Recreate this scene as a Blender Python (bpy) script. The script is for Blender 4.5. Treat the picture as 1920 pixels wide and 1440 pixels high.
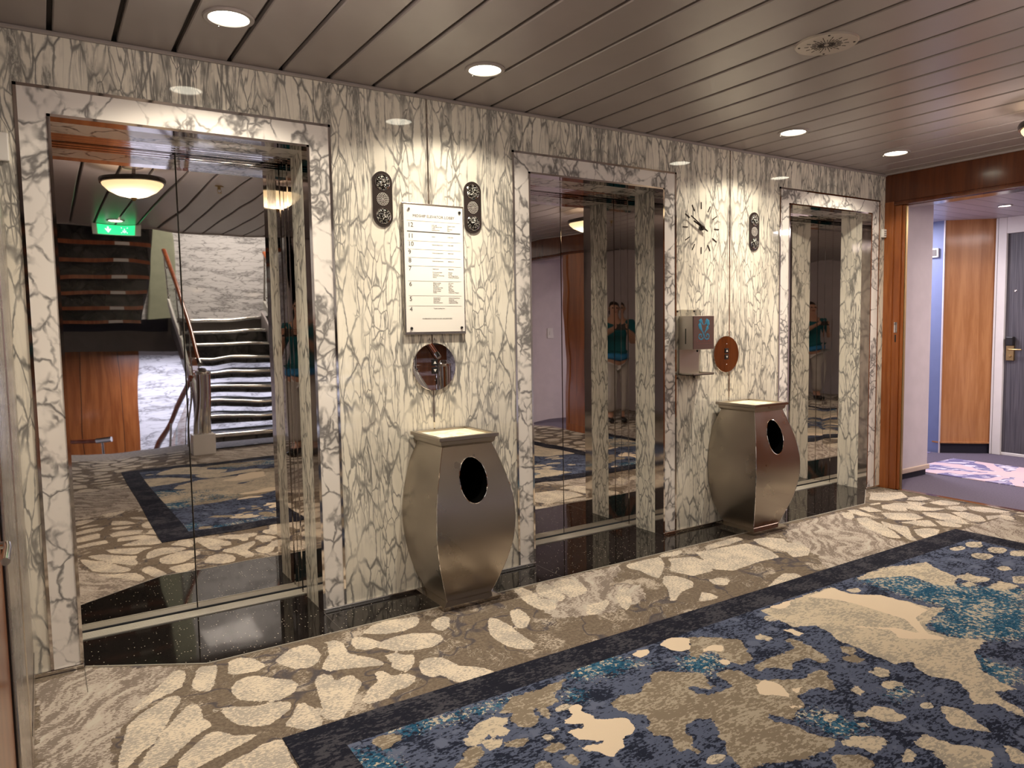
import bpy, bmesh, math, random
import numpy as np
from mathutils import Vector, Matrix
random.seed(7)
PI = math.pi
for o in list(bpy.data.objects):
    bpy.data.objects.remove(o)
SC = bpy.context.scene
COL = SC.collection

# ------------------------------------------------------------------ camera
CAM = Vector((0.0, -3.2435, 1.2890))
F_PX, YAW, PITCH, ROLL = 1377.86, 0.568478, -0.075916, -0.016911
Fv = Vector((math.sin(YAW)*math.cos(PITCH), math.cos(YAW)*math.cos(PITCH), math.sin(PITCH)))
R0 = Vector((math.cos(YAW), -math.sin(YAW), 0)); U0 = R0.cross(Fv)
Rv = R0*math.cos(ROLL) + U0*math.sin(ROLL); Uv = -R0*math.sin(ROLL) + U0*math.cos(ROLL)
cd = bpy.data.cameras.new('camera'); cam = bpy.data.objects.new('camera', cd); COL.objects.link(cam)
cd.sensor_fit = 'HORIZONTAL'; cd.sensor_width = 36; cd.lens = F_PX/1920*36; cd.clip_start = 0.01
cam.matrix_world = Matrix(((Rv.x, Uv.x, -Fv.x, CAM.x), (Rv.y, Uv.y, -Fv.y, CAM.y), (Rv.z, Uv.z, -Fv.z, CAM.z), (0, 0, 0, 1)))
SC.camera = cam

# ------------------------------------------------------------------ world, exposure
w = bpy.data.worlds.new('World'); SC.world = w; w.use_nodes = True
w.node_tree.nodes['Background'].inputs[0].default_value = (0.5, 0.45, 0.42, 1)
w.node_tree.nodes['Background'].inputs[1].default_value = 0.05
SC.view_settings.view_transform = 'Standard'; SC.view_settings.look = 'None'
SC.view_settings.gamma = 1; SC.view_settings.use_curve_mapping = False
SC.view_settings.exposure = 0.35

# light levels (lobby lamps come with fixtures; corridor and stairwell area lights have none)
SPOT_W, BOWL_W, CORR_W, STAIR_W = 88.0, 17.0, 31.0, 60.0
WARM, SOFT, COOL = (1.0, 0.88, 0.71), (1.0, 0.84, 0.74), (0.78, 0.80, 1.0)

# ------------------------------------------------------------------ materials
MATS = {}
class NT:
    def __init__(s, name):
        m = bpy.data.materials.new(name); m.use_nodes = True; s.m = m; s.t = m.node_tree
        s.b = s.t.nodes['Principled BSDF']; MATS[name] = m
    def n(s, typ, **kw):
        nd = s.t.nodes.new(typ)
        for k, v in kw.items():
            if k.startswith('i_'):
                key = k[2:]; key = int(key) if key.isdigit() else key.replace('_', ' ')
                s.set(nd.inputs[key], v)
            else: setattr(nd, k, v)
        return nd
    def set(s, sock, v):
        if isinstance(v, bpy.types.NodeSocket): s.t.links.new(v, sock)
        elif isinstance(v, bpy.types.Node): s.t.links.new(v.outputs[0], sock)
        else: sock.default_value = (tuple(v)+(1,) if hasattr(v, '__len__') and len(v) == 3 and sock.type == 'RGBA' else v)
    def math(s, op, a, b=0.0, c=0.0, clamp=False):
        nd = s.t.nodes.new('ShaderNodeMath'); nd.operation = op; nd.use_clamp = clamp
        s.set(nd.inputs[0], a); s.set(nd.inputs[1], b); s.set(nd.inputs[2], c); return nd.outputs[0]
    def step(s, v, lo, hi, o0=0.0, o1=1.0):
        nd = s.t.nodes.new('ShaderNodeMapRange'); nd.interpolation_type = 'SMOOTHSTEP'
        s.set(nd.inputs[0], v); s.set(nd.inputs[1], lo); s.set(nd.inputs[2], hi); s.set(nd.inputs[3], o0); s.set(nd.inputs[4], o1)
        return nd.outputs[0]
    def mix(s, f, a, b):
        nd = s.t.nodes.new('ShaderNodeMix'); nd.data_type = 'RGBA'
        s.set(nd.inputs[0], f); s.set(nd.inputs[6], a); s.set(nd.inputs[7], b); return nd.outputs[2]
    def pos(s): return s.n('ShaderNodeNewGeometry').outputs['Position']
    def xyz(s, v):
        nd = s.n('ShaderNodeSeparateXYZ', i_0=v); return nd.outputs
    def comb(s, x, y, z):
        nd = s.t.nodes.new('ShaderNodeCombineXYZ'); s.set(nd.inputs[0], x); s.set(nd.inputs[1], y); s.set(nd.inputs[2], z); return nd.outputs[0]
    def vm(s, op, a, b):
        nd = s.t.nodes.new('ShaderNodeVectorMath'); nd.operation = op; s.set(nd.inputs[0], a)
        if op == 'SCALE': s.set(nd.inputs[3], b)
        else: s.set(nd.inputs[1], b)
        return nd.outputs[0]
    def noise(s, v, scale, detail=3, rough=0.5, color=False, dist=0.0):
        nd = s.t.nodes.new('ShaderNodeTexNoise'); s.set(nd.inputs['Vector'], v); s.set(nd.inputs['Scale'], scale)
        nd.inputs['Detail'].default_value = detail; nd.inputs['Roughness'].default_value = rough; nd.inputs['Distortion'].default_value = dist
        return nd.outputs[1 if color else 0]
    def vor(s, v, scale, feature='DISTANCE_TO_EDGE', rnd=1.0):
        nd = s.t.nodes.new('ShaderNodeTexVoronoi'); nd.feature = feature
        s.set(nd.inputs['Vector'], v); s.set(nd.inputs['Scale'], scale); nd.inputs['Randomness'].default_value = rnd
        return nd.outputs[0]
    def warp(s, v, scale, amt, detail=2):
        c = s.noise(v, scale, detail, color=True)
        return s.vm('ADD', v, s.vm('SCALE', s.vm('SUBTRACT', c, (0.5, 0.5, 0.5)), amt))
    def attr(s, name):
        return s.n('ShaderNodeAttribute', attribute_name=name).outputs['Fac']
    def bump(s, h, dist=0.001, strength=1.0):
        nd = s.n('ShaderNodeBump'); nd.inputs['Strength'].default_value = strength; nd.inputs['Distance'].default_value = dist
        s.set(nd.inputs['Height'], h); s.t.links.new(nd.outputs[0], s.b.inputs['Normal'])
    def base(s, c): s.set(s.b.inputs['Base Color'], c); return s
    def p(s, **kw):
        for k, v in kw.items(): s.set(s.b.inputs[k.replace('_', ' ')], v)
        return s

def simple(name, col, rough=0.5, metal=0.0, var=0.06, scale=9.0, **kw):
    t = NT(name); nz = t.noise(t.pos(), scale, 3)
    c = t.mix(t.step(nz, 0.3, 0.7), tuple(x*(1-var) for x in col), tuple(min(1, x*(1+var)) for x in col))
    t.base(c).p(Roughness=rough, Metallic=metal, **kw); return t.m

def mat_marble_wall(name='veined_wall_marble', flip=False):
    """cream marble with tall lens-shaped cells, sheets book-matched about their joints"""
    t = NT(name); x, y, z = t.xyz(t.pos())[0:3]
    if flip: u = t.math('ADD', t.math('MULTIPLY', y, 1.0), t.math('MULTIPLY', x, 0.31))
    else: u = t.math('PINGPONG', t.math('SUBTRACT', x, 1.612), 1.063)
    v0 = t.comb(u, 0.0, z)
    ws = t.warp(t.warp(t.comb(u, 0.0, t.math('MULTIPLY', z, 0.27)), 5.0, 0.075, 2), 24.0, 0.022, 2)
    wx, wy, wz = t.xyz(ws)[0:3]
    a = t.comb(wx, wy, wz)
    dens = t.noise(t.comb(u, 2.0, t.math('MULTIPLY', z, 0.30)), 4.6, 2)
    wob = t.noise(v0, 30.0, 3)
    brk = t.noise(t.comb(u, 4.0, t.math('MULTIPLY', z, 0.5)), 8.0, 3)
    d1 = t.vor(a, 17.0); d1b = t.vor(t.vm('ADD', a, (2.3, 0, 4.1)), 31.0)
    colm = t.noise(t.comb(u, 12.0, t.math('MULTIPLY', z, 0.12)), 6.5, 2)
    l1 = t.math('MULTIPLY', t.step(d1, 0.0, t.math('MULTIPLY_ADD', t.math('POWER', wob, 2.0), 0.26, 0.012), 1.0, 0.0), t.step(brk, 0.36, 0.56, 0.30, 0.92))
    l1b = t.math('MULTIPLY', t.step(d1b, 0.0, t.math('MULTIPLY_ADD', t.math('POWER', wob, 2.0), 0.30, 0.006), 1.0, 0.0), t.step(t.noise(t.comb(u, 6.0, t.math('MULTIPLY', z, 0.4)), 5.5, 3), 0.44, 0.56, 0.0, 0.85))
    def ridge(sc, off, wd, zs=0.30):
        n_ = t.noise(t.comb(wx, off, t.math('MULTIPLY', wz, zs)), sc, 2, 0.45, dist=0.15)
        return t.step(t.math('ABSOLUTE', t.math('SUBTRACT', n_, 0.5)), 0.0, t.math('MULTIPLY', wob, wd), 1.0, 0.0)
    l2 = t.math('MULTIPLY', ridge(20.0, 3.0, 0.050), t.step(dens, 0.45, 0.58, 0.05, 0.9))
    l3 = t.math('MULTIPLY', ridge(40.0, 8.0, 0.075, 0.34), t.step(dens, 0.52, 0.64, 0.0, 0.9))
    l4 = t.math('MULTIPLY', ridge(30.0, 5.0, 0.035, 0.34), t.step(brk, 0.5, 0.65, 0.0, 0.7))
    vein = t.math('MAXIMUM', t.math('MAXIMUM', l1, l2), t.math('MAXIMUM', l3, t.math('MAXIMUM', l1b, t.math('MULTIPLY', l4, 0.3))))
    up = t.step(z, 1.2, 2.1, 0.25, 1.0)
    clus = t.math('MULTIPLY', t.math('MAXIMUM', ridge(48.0, 21.0, 0.16, 0.28), ridge(30.0, 26.0, 0.10, 0.22)), t.math('MULTIPLY', t.step(colm, 0.50, 0.60), up))
    vein = t.math('MAXIMUM', vein, t.math('MULTIPLY', clus, 0.95))
    # long dark streaks that run down from the top edge of each sheet
    st = t.noise(t.comb(t.math('MULTIPLY', wx, 1.0), 7.0, t.math('MULTIPLY', z, 0.10)), 13.0, 5, 0.62)
    top = t.step(z, 1.75, 2.30)
    streak = t.math('MULTIPLY', t.math('MULTIPLY', t.step(st, 0.51, 0.60), top), t.step(t.noise(t.comb(u, 1.0, t.math('MULTIPLY', z, 0.3)), 90.0, 4, 0.7), 0.35, 0.6, 0.30, 1.0))
    vein = t.math('MAXIMUM', vein, t.math('MULTIPLY', streak, 0.9))
    cloud = t.step(t.noise(v0, 3.5, 3), 0.35, 0.7)
    basec = t.mix(cloud, (0.80, 0.762, 0.66), (0.73, 0.69, 0.585))
    vc = t.mix(t.noise(v0, 30.0, 3), (0.09, 0.088, 0.085), (0.25, 0.245, 0.23))
    t.base(t.mix(vein, basec, vc)).p(Roughness=0.035, Specular_IOR_Level=0.5)
    return t.m

def mat_marble_blot(name, base=(0.80, 0.765, 0.72), horiz=0.0, dark=1.0):
    """white marble with wandering smoky clusters"""
    t = NT(name); p = t.pos(); x, y, z = t.xyz(p)[0:3]
    q = t.comb(t.math('MULTIPLY', x, 1.0-0.45*horiz), t.math('MULTIPLY', y, 1.0), t.math('MULTIPLY', z, 0.85+1.6*horiz))
    wv = t.warp(t.warp(q, 4.0, 0.18, 4), 22.0, 0.03, 3)
    d1 = t.vor(wv, 7.5); d2 = t.vor(t.vm('ADD', wv, (4.0, 2.0, 1.0)), 21.0)
    dens = t.noise(q, 5.2, 3, 0.55); dens2 = t.noise(t.vm('ADD', q, (9, 3, 1)), 9.0, 3)
    l1 = t.step(d1, 0.0, t.math('MULTIPLY', dens2, 0.11), 1.0, 0.0)
    l2 = t.step(d2, 0.01, 0.20, 1.0, 0.0)
    vein = t.math('MAXIMUM', t.math('MULTIPLY', l1, t.step(dens2, 0.40, 0.56, 0.18, 0.88)), t.math('MULTIPLY', l2, t.step(dens, 0.49, 0.60, 0.0, 0.85)))
    smoke = t.math('MULTIPLY', t.step(dens, 0.50, 0.72), 0.42)
    c = t.mix(smoke, base, tuple(b*0.42 for b in base))
    c = t.mix(t.math('MULTIPLY', vein, dark), c, (0.13, 0.125, 0.125))
    t.base(c).p(Roughness=0.05)
    return t.m

def mat_dark_marble():
    t = NT('dark_veined_marble'); wv = t.warp(t.pos(), 5.0, 0.2, 4)
    d = t.vor(wv, 4.0); l = t.step(d, 0.0, 0.10, 1.0, 0.0); cl = t.step(t.noise(wv, 4.0, 4), 0.42, 0.62)
    t.base(t.mix(l, t.mix(cl, (0.016, 0.015, 0.016), (0.065, 0.062, 0.062)), (0.012, 0.012, 0.012))).p(Roughness=0.22); return t.m

def mat_mirror(name, col=(0.80, 0.77, 0.75), wave=0.0, rough=0.015, brushed=False):
    t = NT(name); p = t.pos()
    t.base(col).p(Metallic=1.0, Roughness=rough)
    if wave:
        x, y, z = t.xyz(p)[0:3]
        h = t.noise(t.comb(t.math('MULTIPLY', x, 1.0), y, t.math('MULTIPLY', z, 0.75)), 3.2, 1, 0.35)
        t.bump(h, wave)
    if brushed:
        t.p(Roughness=t.step(t.noise(p, 7.0, 3), 0.3, 0.7, rough-0.03, rough+0.05))
    return t.m

def mat_wood(name, light, dark, rough=0.28, scale=1.0, coat=0.3):
    t = NT(name); x, y, z = t.xyz(t.pos())[0:3]
    q = t.comb(t.math('MULTIPLY', x, 9.0*scale), t.math('MULTIPLY', y, 9.0*scale), t.math('MULTIPLY', z, 0.7*scale))
    g = t.noise(q, 1.6, 5, 0.6, dist=0.6); f = t.noise(t.vm('SCALE', q, 7.0), 1.0, 3)
    c = t.mix(t.step(t.math('ADD', t.math('MULTIPLY', g, 0.75), t.math('MULTIPLY', f, 0.25)), 0.35, 0.65), dark, light)
    t.base(c).p(Roughness=rough, Coat_Weight=coat, Coat_Roughness=0.12); return t.m

def mat_granite():
    t = NT('black_speckled_granite'); p = t.pos()
    v = t.n('ShaderNodeTexVoronoi', feature='F1', i_Vector=p, i_Scale=85.0)
    rnd = t.xyz(v.outputs['Color'])[0]
    spark = t.math('MULTIPLY', t.step(v.outputs[0], 0.12, 0.20, 1.0, 0.0), t.math('GREATER_THAN', rnd, 0.76))
    t.base(t.mix(spark, t.mix(t.noise(p, 60, 3), (0.006, 0.005, 0.005), (0.018, 0.015, 0.013)), (0.75, 0.68, 0.55))).p(Roughness=0.045, Specular_IOR_Level=0.6)
    return t.m

def speckle(t, p, sc=150.0, stretch=2.2, off=0.0):
    x, y, z = t.xyz(p)[0:3]
    return t.noise(t.comb(t.math('MULTIPLY', x, 1.0/stretch), t.math('ADD', y, off), z), sc, 2, 0.6)

def mat_carpet():
    t = NT('stone_pattern_carpet'); p = t.pos()
    s = t.math('ADD', t.attr('stone'), t.math('MULTIPLY', t.math('SUBTRACT', t.noise(p, 55, 4, 0.65), 0.5), 0.022))
    mx = t.math('ADD', t.attr('mixed'), t.math('MULTIPLY', t.math('SUBTRACT', t.noise(p, 30, 3), 0.5), 0.08))
    sp = speckle(t, p); lowf = t.noise(p, 9.0, 3)
    si = t.step(t.math('ADD', sp, t.math('MULTIPLY', t.math('SUBTRACT', lowf, 0.5), 0.5)), 0.47, 0.53)
    stone = t.mix(si, (0.37, 0.335, 0.29), (0.62, 0.54, 0.43))
    fl = t.warp(p, 3.0, 0.35, 3)
    fx, fy, fz = t.xyz(fl)[0:3]
    flow = t.noise(t.comb(t.math('MULTIPLY', t.math('ADD', fx, fy), 1.0), t.math('MULTIPLY', t.math('SUBTRACT', fy, fx), 5.0), 0.0), 3.2, 4, 0.6)
    brown = t.mix(t.step(t.noise(p, 70, 3, 0.7), 0.35, 0.65), (0.125, 0.098, 0.074), (0.185, 0.148, 0.112))
    brown = t.mix(t.step(t.noise(p, 6.5, 3), 0.62, 0.72), brown, (0.075, 0.065, 0.07))
    strand = t.step(t.math('ABSOLUTE', t.math('SUBTRACT', flow, 0.47)), 0.003, 0.010, 1.0, 0.0)
    brown = t.mix(t.math('MULTIPLY', t.math('MULTIPLY', strand, t.step(t.noise(p, 4.0, 2), 0.50, 0.56)), 0.85), brown, (0.40, 0.365, 0.31))
    patch = t.math('MULTIPLY', t.step(t.noise(t.vm('ADD', p, (5, 2, 0)), 5.0, 3), 0.53, 0.60), t.step(t.math('ADD', sp, t.math('MULTIPLY', t.math('SUBTRACT', lowf, 0.5), 0.9)), 0.52, 0.56))
    brown = t.mix(patch, brown, (0.42, 0.365, 0.30))
    dk = t.step(t.math('ABSOLUTE', t.math('SUBTRACT', t.noise(t.warp(p, 6.0, 0.2), 3.0, 2), 0.5)), 0.002, 0.016, 1.0, 0.0)
    brown = t.mix(t.math('MULTIPLY', dk, 0.75), brown, (0.055, 0.052, 0.066))
    msel = t.step(t.math('ADD', sp, t.math('MULTIPLY', t.math('SUBTRACT', flow, 0.5), 1.5)), 0.45, 0.52)
    mixed = t.mix(msel, (0.20, 0.165, 0.14), (0.42, 0.37, 0.32))
    streak = t.step(flow, 0.60, 0.63)
    mixed = t.mix(t.math('MULTIPLY', streak, 0.85), mixed, (0.46, 0.43, 0.37))
    c = t.mix(t.math('GREATER_THAN', mx, 0.0), brown, mixed)
    c = t.mix(t.step(s, -0.0008, 0.0008), c, stone)
    t.base(c).p(Roughness=0.95, Specular_IOR_Level=0.15)
    t.bump(t.noise(p, 420, 2), 0.002, 0.5); return t.m

def mat_rug():
    t = NT('blue_rug_field'); p = t.pos(); px_ = t.xyz(p)
    n1 = t.math('MULTIPLY', t.math('SUBTRACT', t.noise(p, 26, 5, 0.68), 0.5), 0.055)
    n2 = t.math('MULTIPLY', t.math('SUBTRACT', t.noise(p, 75, 4, 0.65), 0.5), 0.30)
    T = t.math('ADD', t.attr('taupe'), n1); Pp = t.math('ADD', t.attr('pale'), n1); Cc = t.math('ADD', t.attr('cream'), t.math('MULTIPLY', n1, 0.6))
    E = t.math('ADD', t.attr('teal'), n2)
    sp = speckle(t, p, 120); low = t.noise(p, 8.0, 3)
    a = t.math('ADD', sp, t.math('MULTIPLY', t.math('SUBTRACT', low, 0.5), 0.6))
    blue = t.mix(t.step(a, 0.44, 0.50), (0.013, 0.017, 0.034), (0.082, 0.100, 0.160))
    blue = t.mix(t.step(t.noise(p, 10, 4), 0.60, 0.64), blue, (0.105, 0.125, 0.19))
    teal = t.mix(t.step(a, 0.45, 0.52), (0.010, 0.062, 0.125), (0.045, 0.13, 0.21))
    tealx = t.mix(t.step(t.math('ADD', t.noise(p, 60, 3, 0.7), t.math('MULTIPLY', t.math('SUBTRACT', low, 0.5), 0.5)), 0.53, 0.57), teal, (0.44, 0.40, 0.32))
    taupe = t.mix(t.step(a, 0.50, 0.56), (0.205, 0.168, 0.125), (0.36, 0.315, 0.245))
    pale = t.mix(t.step(a, 0.44, 0.52), (0.34, 0.305, 0.25), (0.53, 0.455, 0.345))
    vp = t.n('ShaderNodeTexVoronoi', feature='F1', i_Vector=t.warp(t.comb(t.math('MULTIPLY', px_[0], 0.75), t.math('MULTIPLY', px_[1], 1.25), 0.0), 9.0, 0.07), i_Scale=6.5)
    peb = t.math('MULTIPLY', t.math('LESS_THAN', vp.outputs[0], t.step(px_[0], 2.0, 4.4, 0.17, 0.36)), t.math('GREATER_THAN', t.xyz(vp.outputs['Color'])[0], t.step(px_[0], 2.2, 3.8, 0.86, 0.52)))
    blue = t.mix(peb, blue, t.mix(t.step(a, 0.42, 0.5), (0.22, 0.20, 0.17), (0.52, 0.455, 0.36)))
    c = t.mix(t.step(E, -0.002, 0.002), blue, tealx)
    c = t.mix(t.step(T, -0.0008, 0.0008), c, taupe)
    c = t.mix(t.step(Pp, -0.0008, 0.0008), c, pale)
    c = t.mix(t.step(Cc, -0.0008, 0.0008), c, (0.66, 0.55, 0.415))
    # teal flecks over the far corner
    c = t.mix(t.math('MULTIPLY', t.math('GREATER_THAN', E, 0.05), t.math('GREATER_THAN', t.noise(p, 45, 4, 0.7), 0.50)), c, tealx)
    t.base(c).p(Roughness=0.95, Specular_IOR_Level=0.15)
    t.bump(t.noise(p, 420, 2), 0.002, 0.5); return t.m

def mat_rug_border():
    t = NT('navy_rug_border'); p = t.pos()
    a = t.math('ADD', speckle(t, p, 110), t.math('MULTIPLY', t.math('SUBTRACT', t.noise(p, 7, 3), 0.5), 0.7))
    t.base(t.mix(t.step(a, 0.50, 0.60), (0.010, 0.011, 0.020), (0.048, 0.048, 0.060))).p(Roughness=0.95, Specular_IOR_Level=0.15)
    t.bump(t.noise(p, 420, 2), 0.002, 0.5); return t.m

def mat_runner():
    t = NT('corridor_runner_pattern'); p = t.pos()
    x, y, z = t.xyz(t.warp(p, 3.0, 0.35, 2))[0:3]
    ax = t.math('SUBTRACT', x, 6.75); ay = t.math('ADD', y, 0.42)
    ang = t.math('ARCTAN2', ay, ax); rr = t.math('SQRT', t.math('ADD', t.math('MULTIPLY', ax, ax), t.math('MULTIPLY', ay, ay)))
    ray = t.math('SINE', t.math('MULTIPLY', ang, 9.0))
    petals = t.math('GREATER_THAN', t.math('SUBTRACT', ray, t.math('MULTIPLY', rr, 1.2)), -0.35)
    core = t.math('LESS_THAN', rr, 0.17)
    strokes = t.math('GREATER_THAN', t.noise(t.comb(t.math('MULTIPLY', t.math('ADD', x, y), 4.0), t.math('MULTIPLY', t.math('SUBTRACT', x, y), 1.2), 0), 4.5, 3), 0.55)
    c = t.mix(t.noise(p, 8, 3), (0.11, 0.10, 0.22), (0.20, 0.18, 0.34))
    c = t.mix(strokes, c, (0.62, 0.58, 0.66)); c = t.mix(petals, c, (0.58, 0.44, 0.48)); c = t.mix(core, c, (0.62, 0.46, 0.48))
    t.base(c).p(Roughness=0.95); return t.m

def mat_emit(name, col, strength, base=(0.8, 0.8, 0.8)):
    t = NT(name); t.base(base).p(Roughness=0.4, Emission_Color=col, Emission_Strength=strength); return t.m

def mat_glass(name, col=(0.9, 0.95, 0.93), rough=0.02):
    t = NT(name); t.base(col).p(Roughness=rough, Transmission_Weight=1.0, IOR=1.05, Alpha=1.0)
    t.p(IOR=1.2); return t.m

M_WALL = mat_marble_wall()
M_JAMB = mat_marble_wall('veined_jamb_marble', True)
M_BLOT = mat_marble_blot('smoky_white_marble')
M_STWALL = mat_marble_blot('stairwell_marble', (0.74, 0.73, 0.74), horiz=1.0, dark=0.8)
M_DARK = mat_dark_marble()
M_MIRROR = mat_mirror('polished_door_steel', (0.74, 0.71, 0.69), wave=0.0016)
M_CHROME = mat_mirror('chrome_trim', (0.62, 0.58, 0.55), rough=0.06)
M_CHROME2 = mat_mirror('bright_chrome', (0.80, 0.78, 0.76), rough=0.08)
M_DISC = mat_mirror('mirror_plate', (0.66, 0.60, 0.57), rough=0.01)
M_BRUSH = mat_mirror('brushed_steel', (0.40, 0.355, 0.305), rough=0.30, brushed=True)
M_STEEL = mat_mirror('satin_steel', (0.55, 0.51, 0.47), rough=0.24, brushed=True)
M_STEELM = mat_mirror('matt_dispenser_steel', (0.56, 0.52, 0.46), rough=0.45)
M_SILL = simple('ribbed_sill_aluminium', (0.62, 0.59, 0.52), 0.3, 0.35, var=0.03)
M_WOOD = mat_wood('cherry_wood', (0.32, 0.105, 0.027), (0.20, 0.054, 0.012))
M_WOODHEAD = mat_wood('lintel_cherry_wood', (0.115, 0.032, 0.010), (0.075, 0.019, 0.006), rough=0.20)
M_WOODPALE = mat_wood('corridor_oak', (0.50, 0.235, 0.085), (0.37, 0.150, 0.045), rough=0.4)
M_RAIL = mat_wood('handrail_wood', (0.34, 0.095, 0.035), (0.24, 0.055, 0.02), rough=0.22)
M_GRANITE = mat_granite()
M_CARPET, M_RUG, M_BORDER, M_RUNNER = mat_carpet(), mat_rug(), mat_rug_border(), mat_runner()
M_CEIL = simple('ceiling_plank_enamel', (0.31, 0.275, 0.260), 0.30, var=0.02)
M_CEILGAP = simple('ceiling_groove', (0.045, 0.036, 0.032), 0.7)
M_CEIL2 = simple('corridor_ceiling_enamel', (0.44, 0.40, 0.42), 0.35, var=0.02)
M_BLACK = simple('black_plastic', (0.012, 0.011, 0.011), 0.35)
M_DARKBR = simple('dark_bronze_plate', (0.030, 0.022, 0.020), 0.22)
M_WHITE = simple('white_enamel', (0.72, 0.70, 0.66), 0.35, var=0.02)
M_LILAC = simple('pale_wallpaper', (0.60, 0.54, 0.55), 0.6, var=0.03)
M_BLUEW = simple('blue_painted_wall', (0.155, 0.19, 0.34), 0.6, var=0.03)
M_CORRCARP = simple('plum_grey_carpet', (0.105, 0.088, 0.125), 0.95, var=0.12, scale=90)
M_SKIRT = simple('near_black_skirting', (0.012, 0.011, 0.022), 0.6)
M_BRASS = simple('dull_brass', (0.42, 0.30, 0.13), 0.3, 1.0)
M_TAUPE = simple('taupe_painted_steel', (0.115, 0.10, 0.09), 0.5)
M_GREEN = simple('pale_green_fabric', (0.33, 0.35, 0.25), 0.7)
M_SAND = None
t_ = NT('pale_sand_tray'); t_.base(t_.mix(t_.step(t_.noise(t_.pos(), 22, 5, 0.7), 0.4, 0.6), (0.62, 0.56, 0.40), (0.86, 0.80, 0.64))).p(Roughness=0.6); M_SAND = t_.m
t_ = NT('charcoal_door_laminate'); q_ = t_.xyz(t_.pos())
t_.base(t_.mix(t_.step(t_.noise(t_.comb(t_.math('MULTIPLY', q_[0], 60.0), t_.math('MULTIPLY', q_[1], 60.0), t_.math('MULTIPLY', q_[2], 1.2)), 2.0, 3), 0.35, 0.65), (0.055, 0.052, 0.062), (0.105, 0.098, 0.11))).p(Roughness=0.5); M_DOOR = t_.m
M_LENS = mat_emit('downlight_lens', (1.0, 0.93, 0.74), 9.0)
M_LENS2 = mat_emit('corridor_downlight_lens', (1.0, 0.88, 0.84), 9.0)
M_BOWL = mat_emit('glowing_alabaster', (1.0, 0.72, 0.38), 1.15, (0.8, 0.72, 0.55))
M_EXIT = mat_emit('exit_sign_green', (0.02, 0.85, 0.25), 1.6, (0.05, 0.6, 0.25))
M_EXITW = mat_emit('exit_sign_white', (0.75, 1.0, 0.85), 1.5)
M_TUBE = mat_emit('cool_tube', COOL, 6.0)
M_GLASS = mat_glass('balustrade_glass')
M_CRYSTAL = mat_glass('cut_glass_lens', (0.95, 0.95, 0.95), 0.05); M_CRYSTAL.node_tree.nodes['Principled BSDF'].inputs['IOR'].default_value = 1.5
M_SIGN = simple('sign_face', (0.80, 0.775, 0.72), 0.25, var=0.01)
M_INK = simple('dark_ink', (0.05, 0.045, 0.045), 0.6)
M_INKG = simple('grey_ink', (0.16, 0.15, 0.145), 0.6)
M_PLATE = simple('plate_brown_reflection', (0.115, 0.070, 0.066), 0.30)  # polished steel plate with its brown reflection painted into the colour
M_TEALINK = simple('blue_emblem_ink', (0.03, 0.20, 0.34), 0.5)
M_REDINK = simple('dull_red_ink', (0.24, 0.075, 0.075), 0.5)
M_SKIN = simple('skin', (0.50, 0.28, 0.19), 0.5)
M_HAIR = simple('dark_hair', (0.03, 0.018, 0.012), 0.6)
M_TEAL = simple('teal_knit', (0.01, 0.11, 0.13), 0.8)
M_BLUECL = simple('bright_blue_cloth', (0.03, 0.20, 0.42), 0.8)
M_TROUS = simple('pale_trousers', (0.50, 0.47, 0.44), 0.8)
M_ACRYL = mat_glass('clear_acrylic', (0.97, 0.97, 0.95), 0.03)

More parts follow.
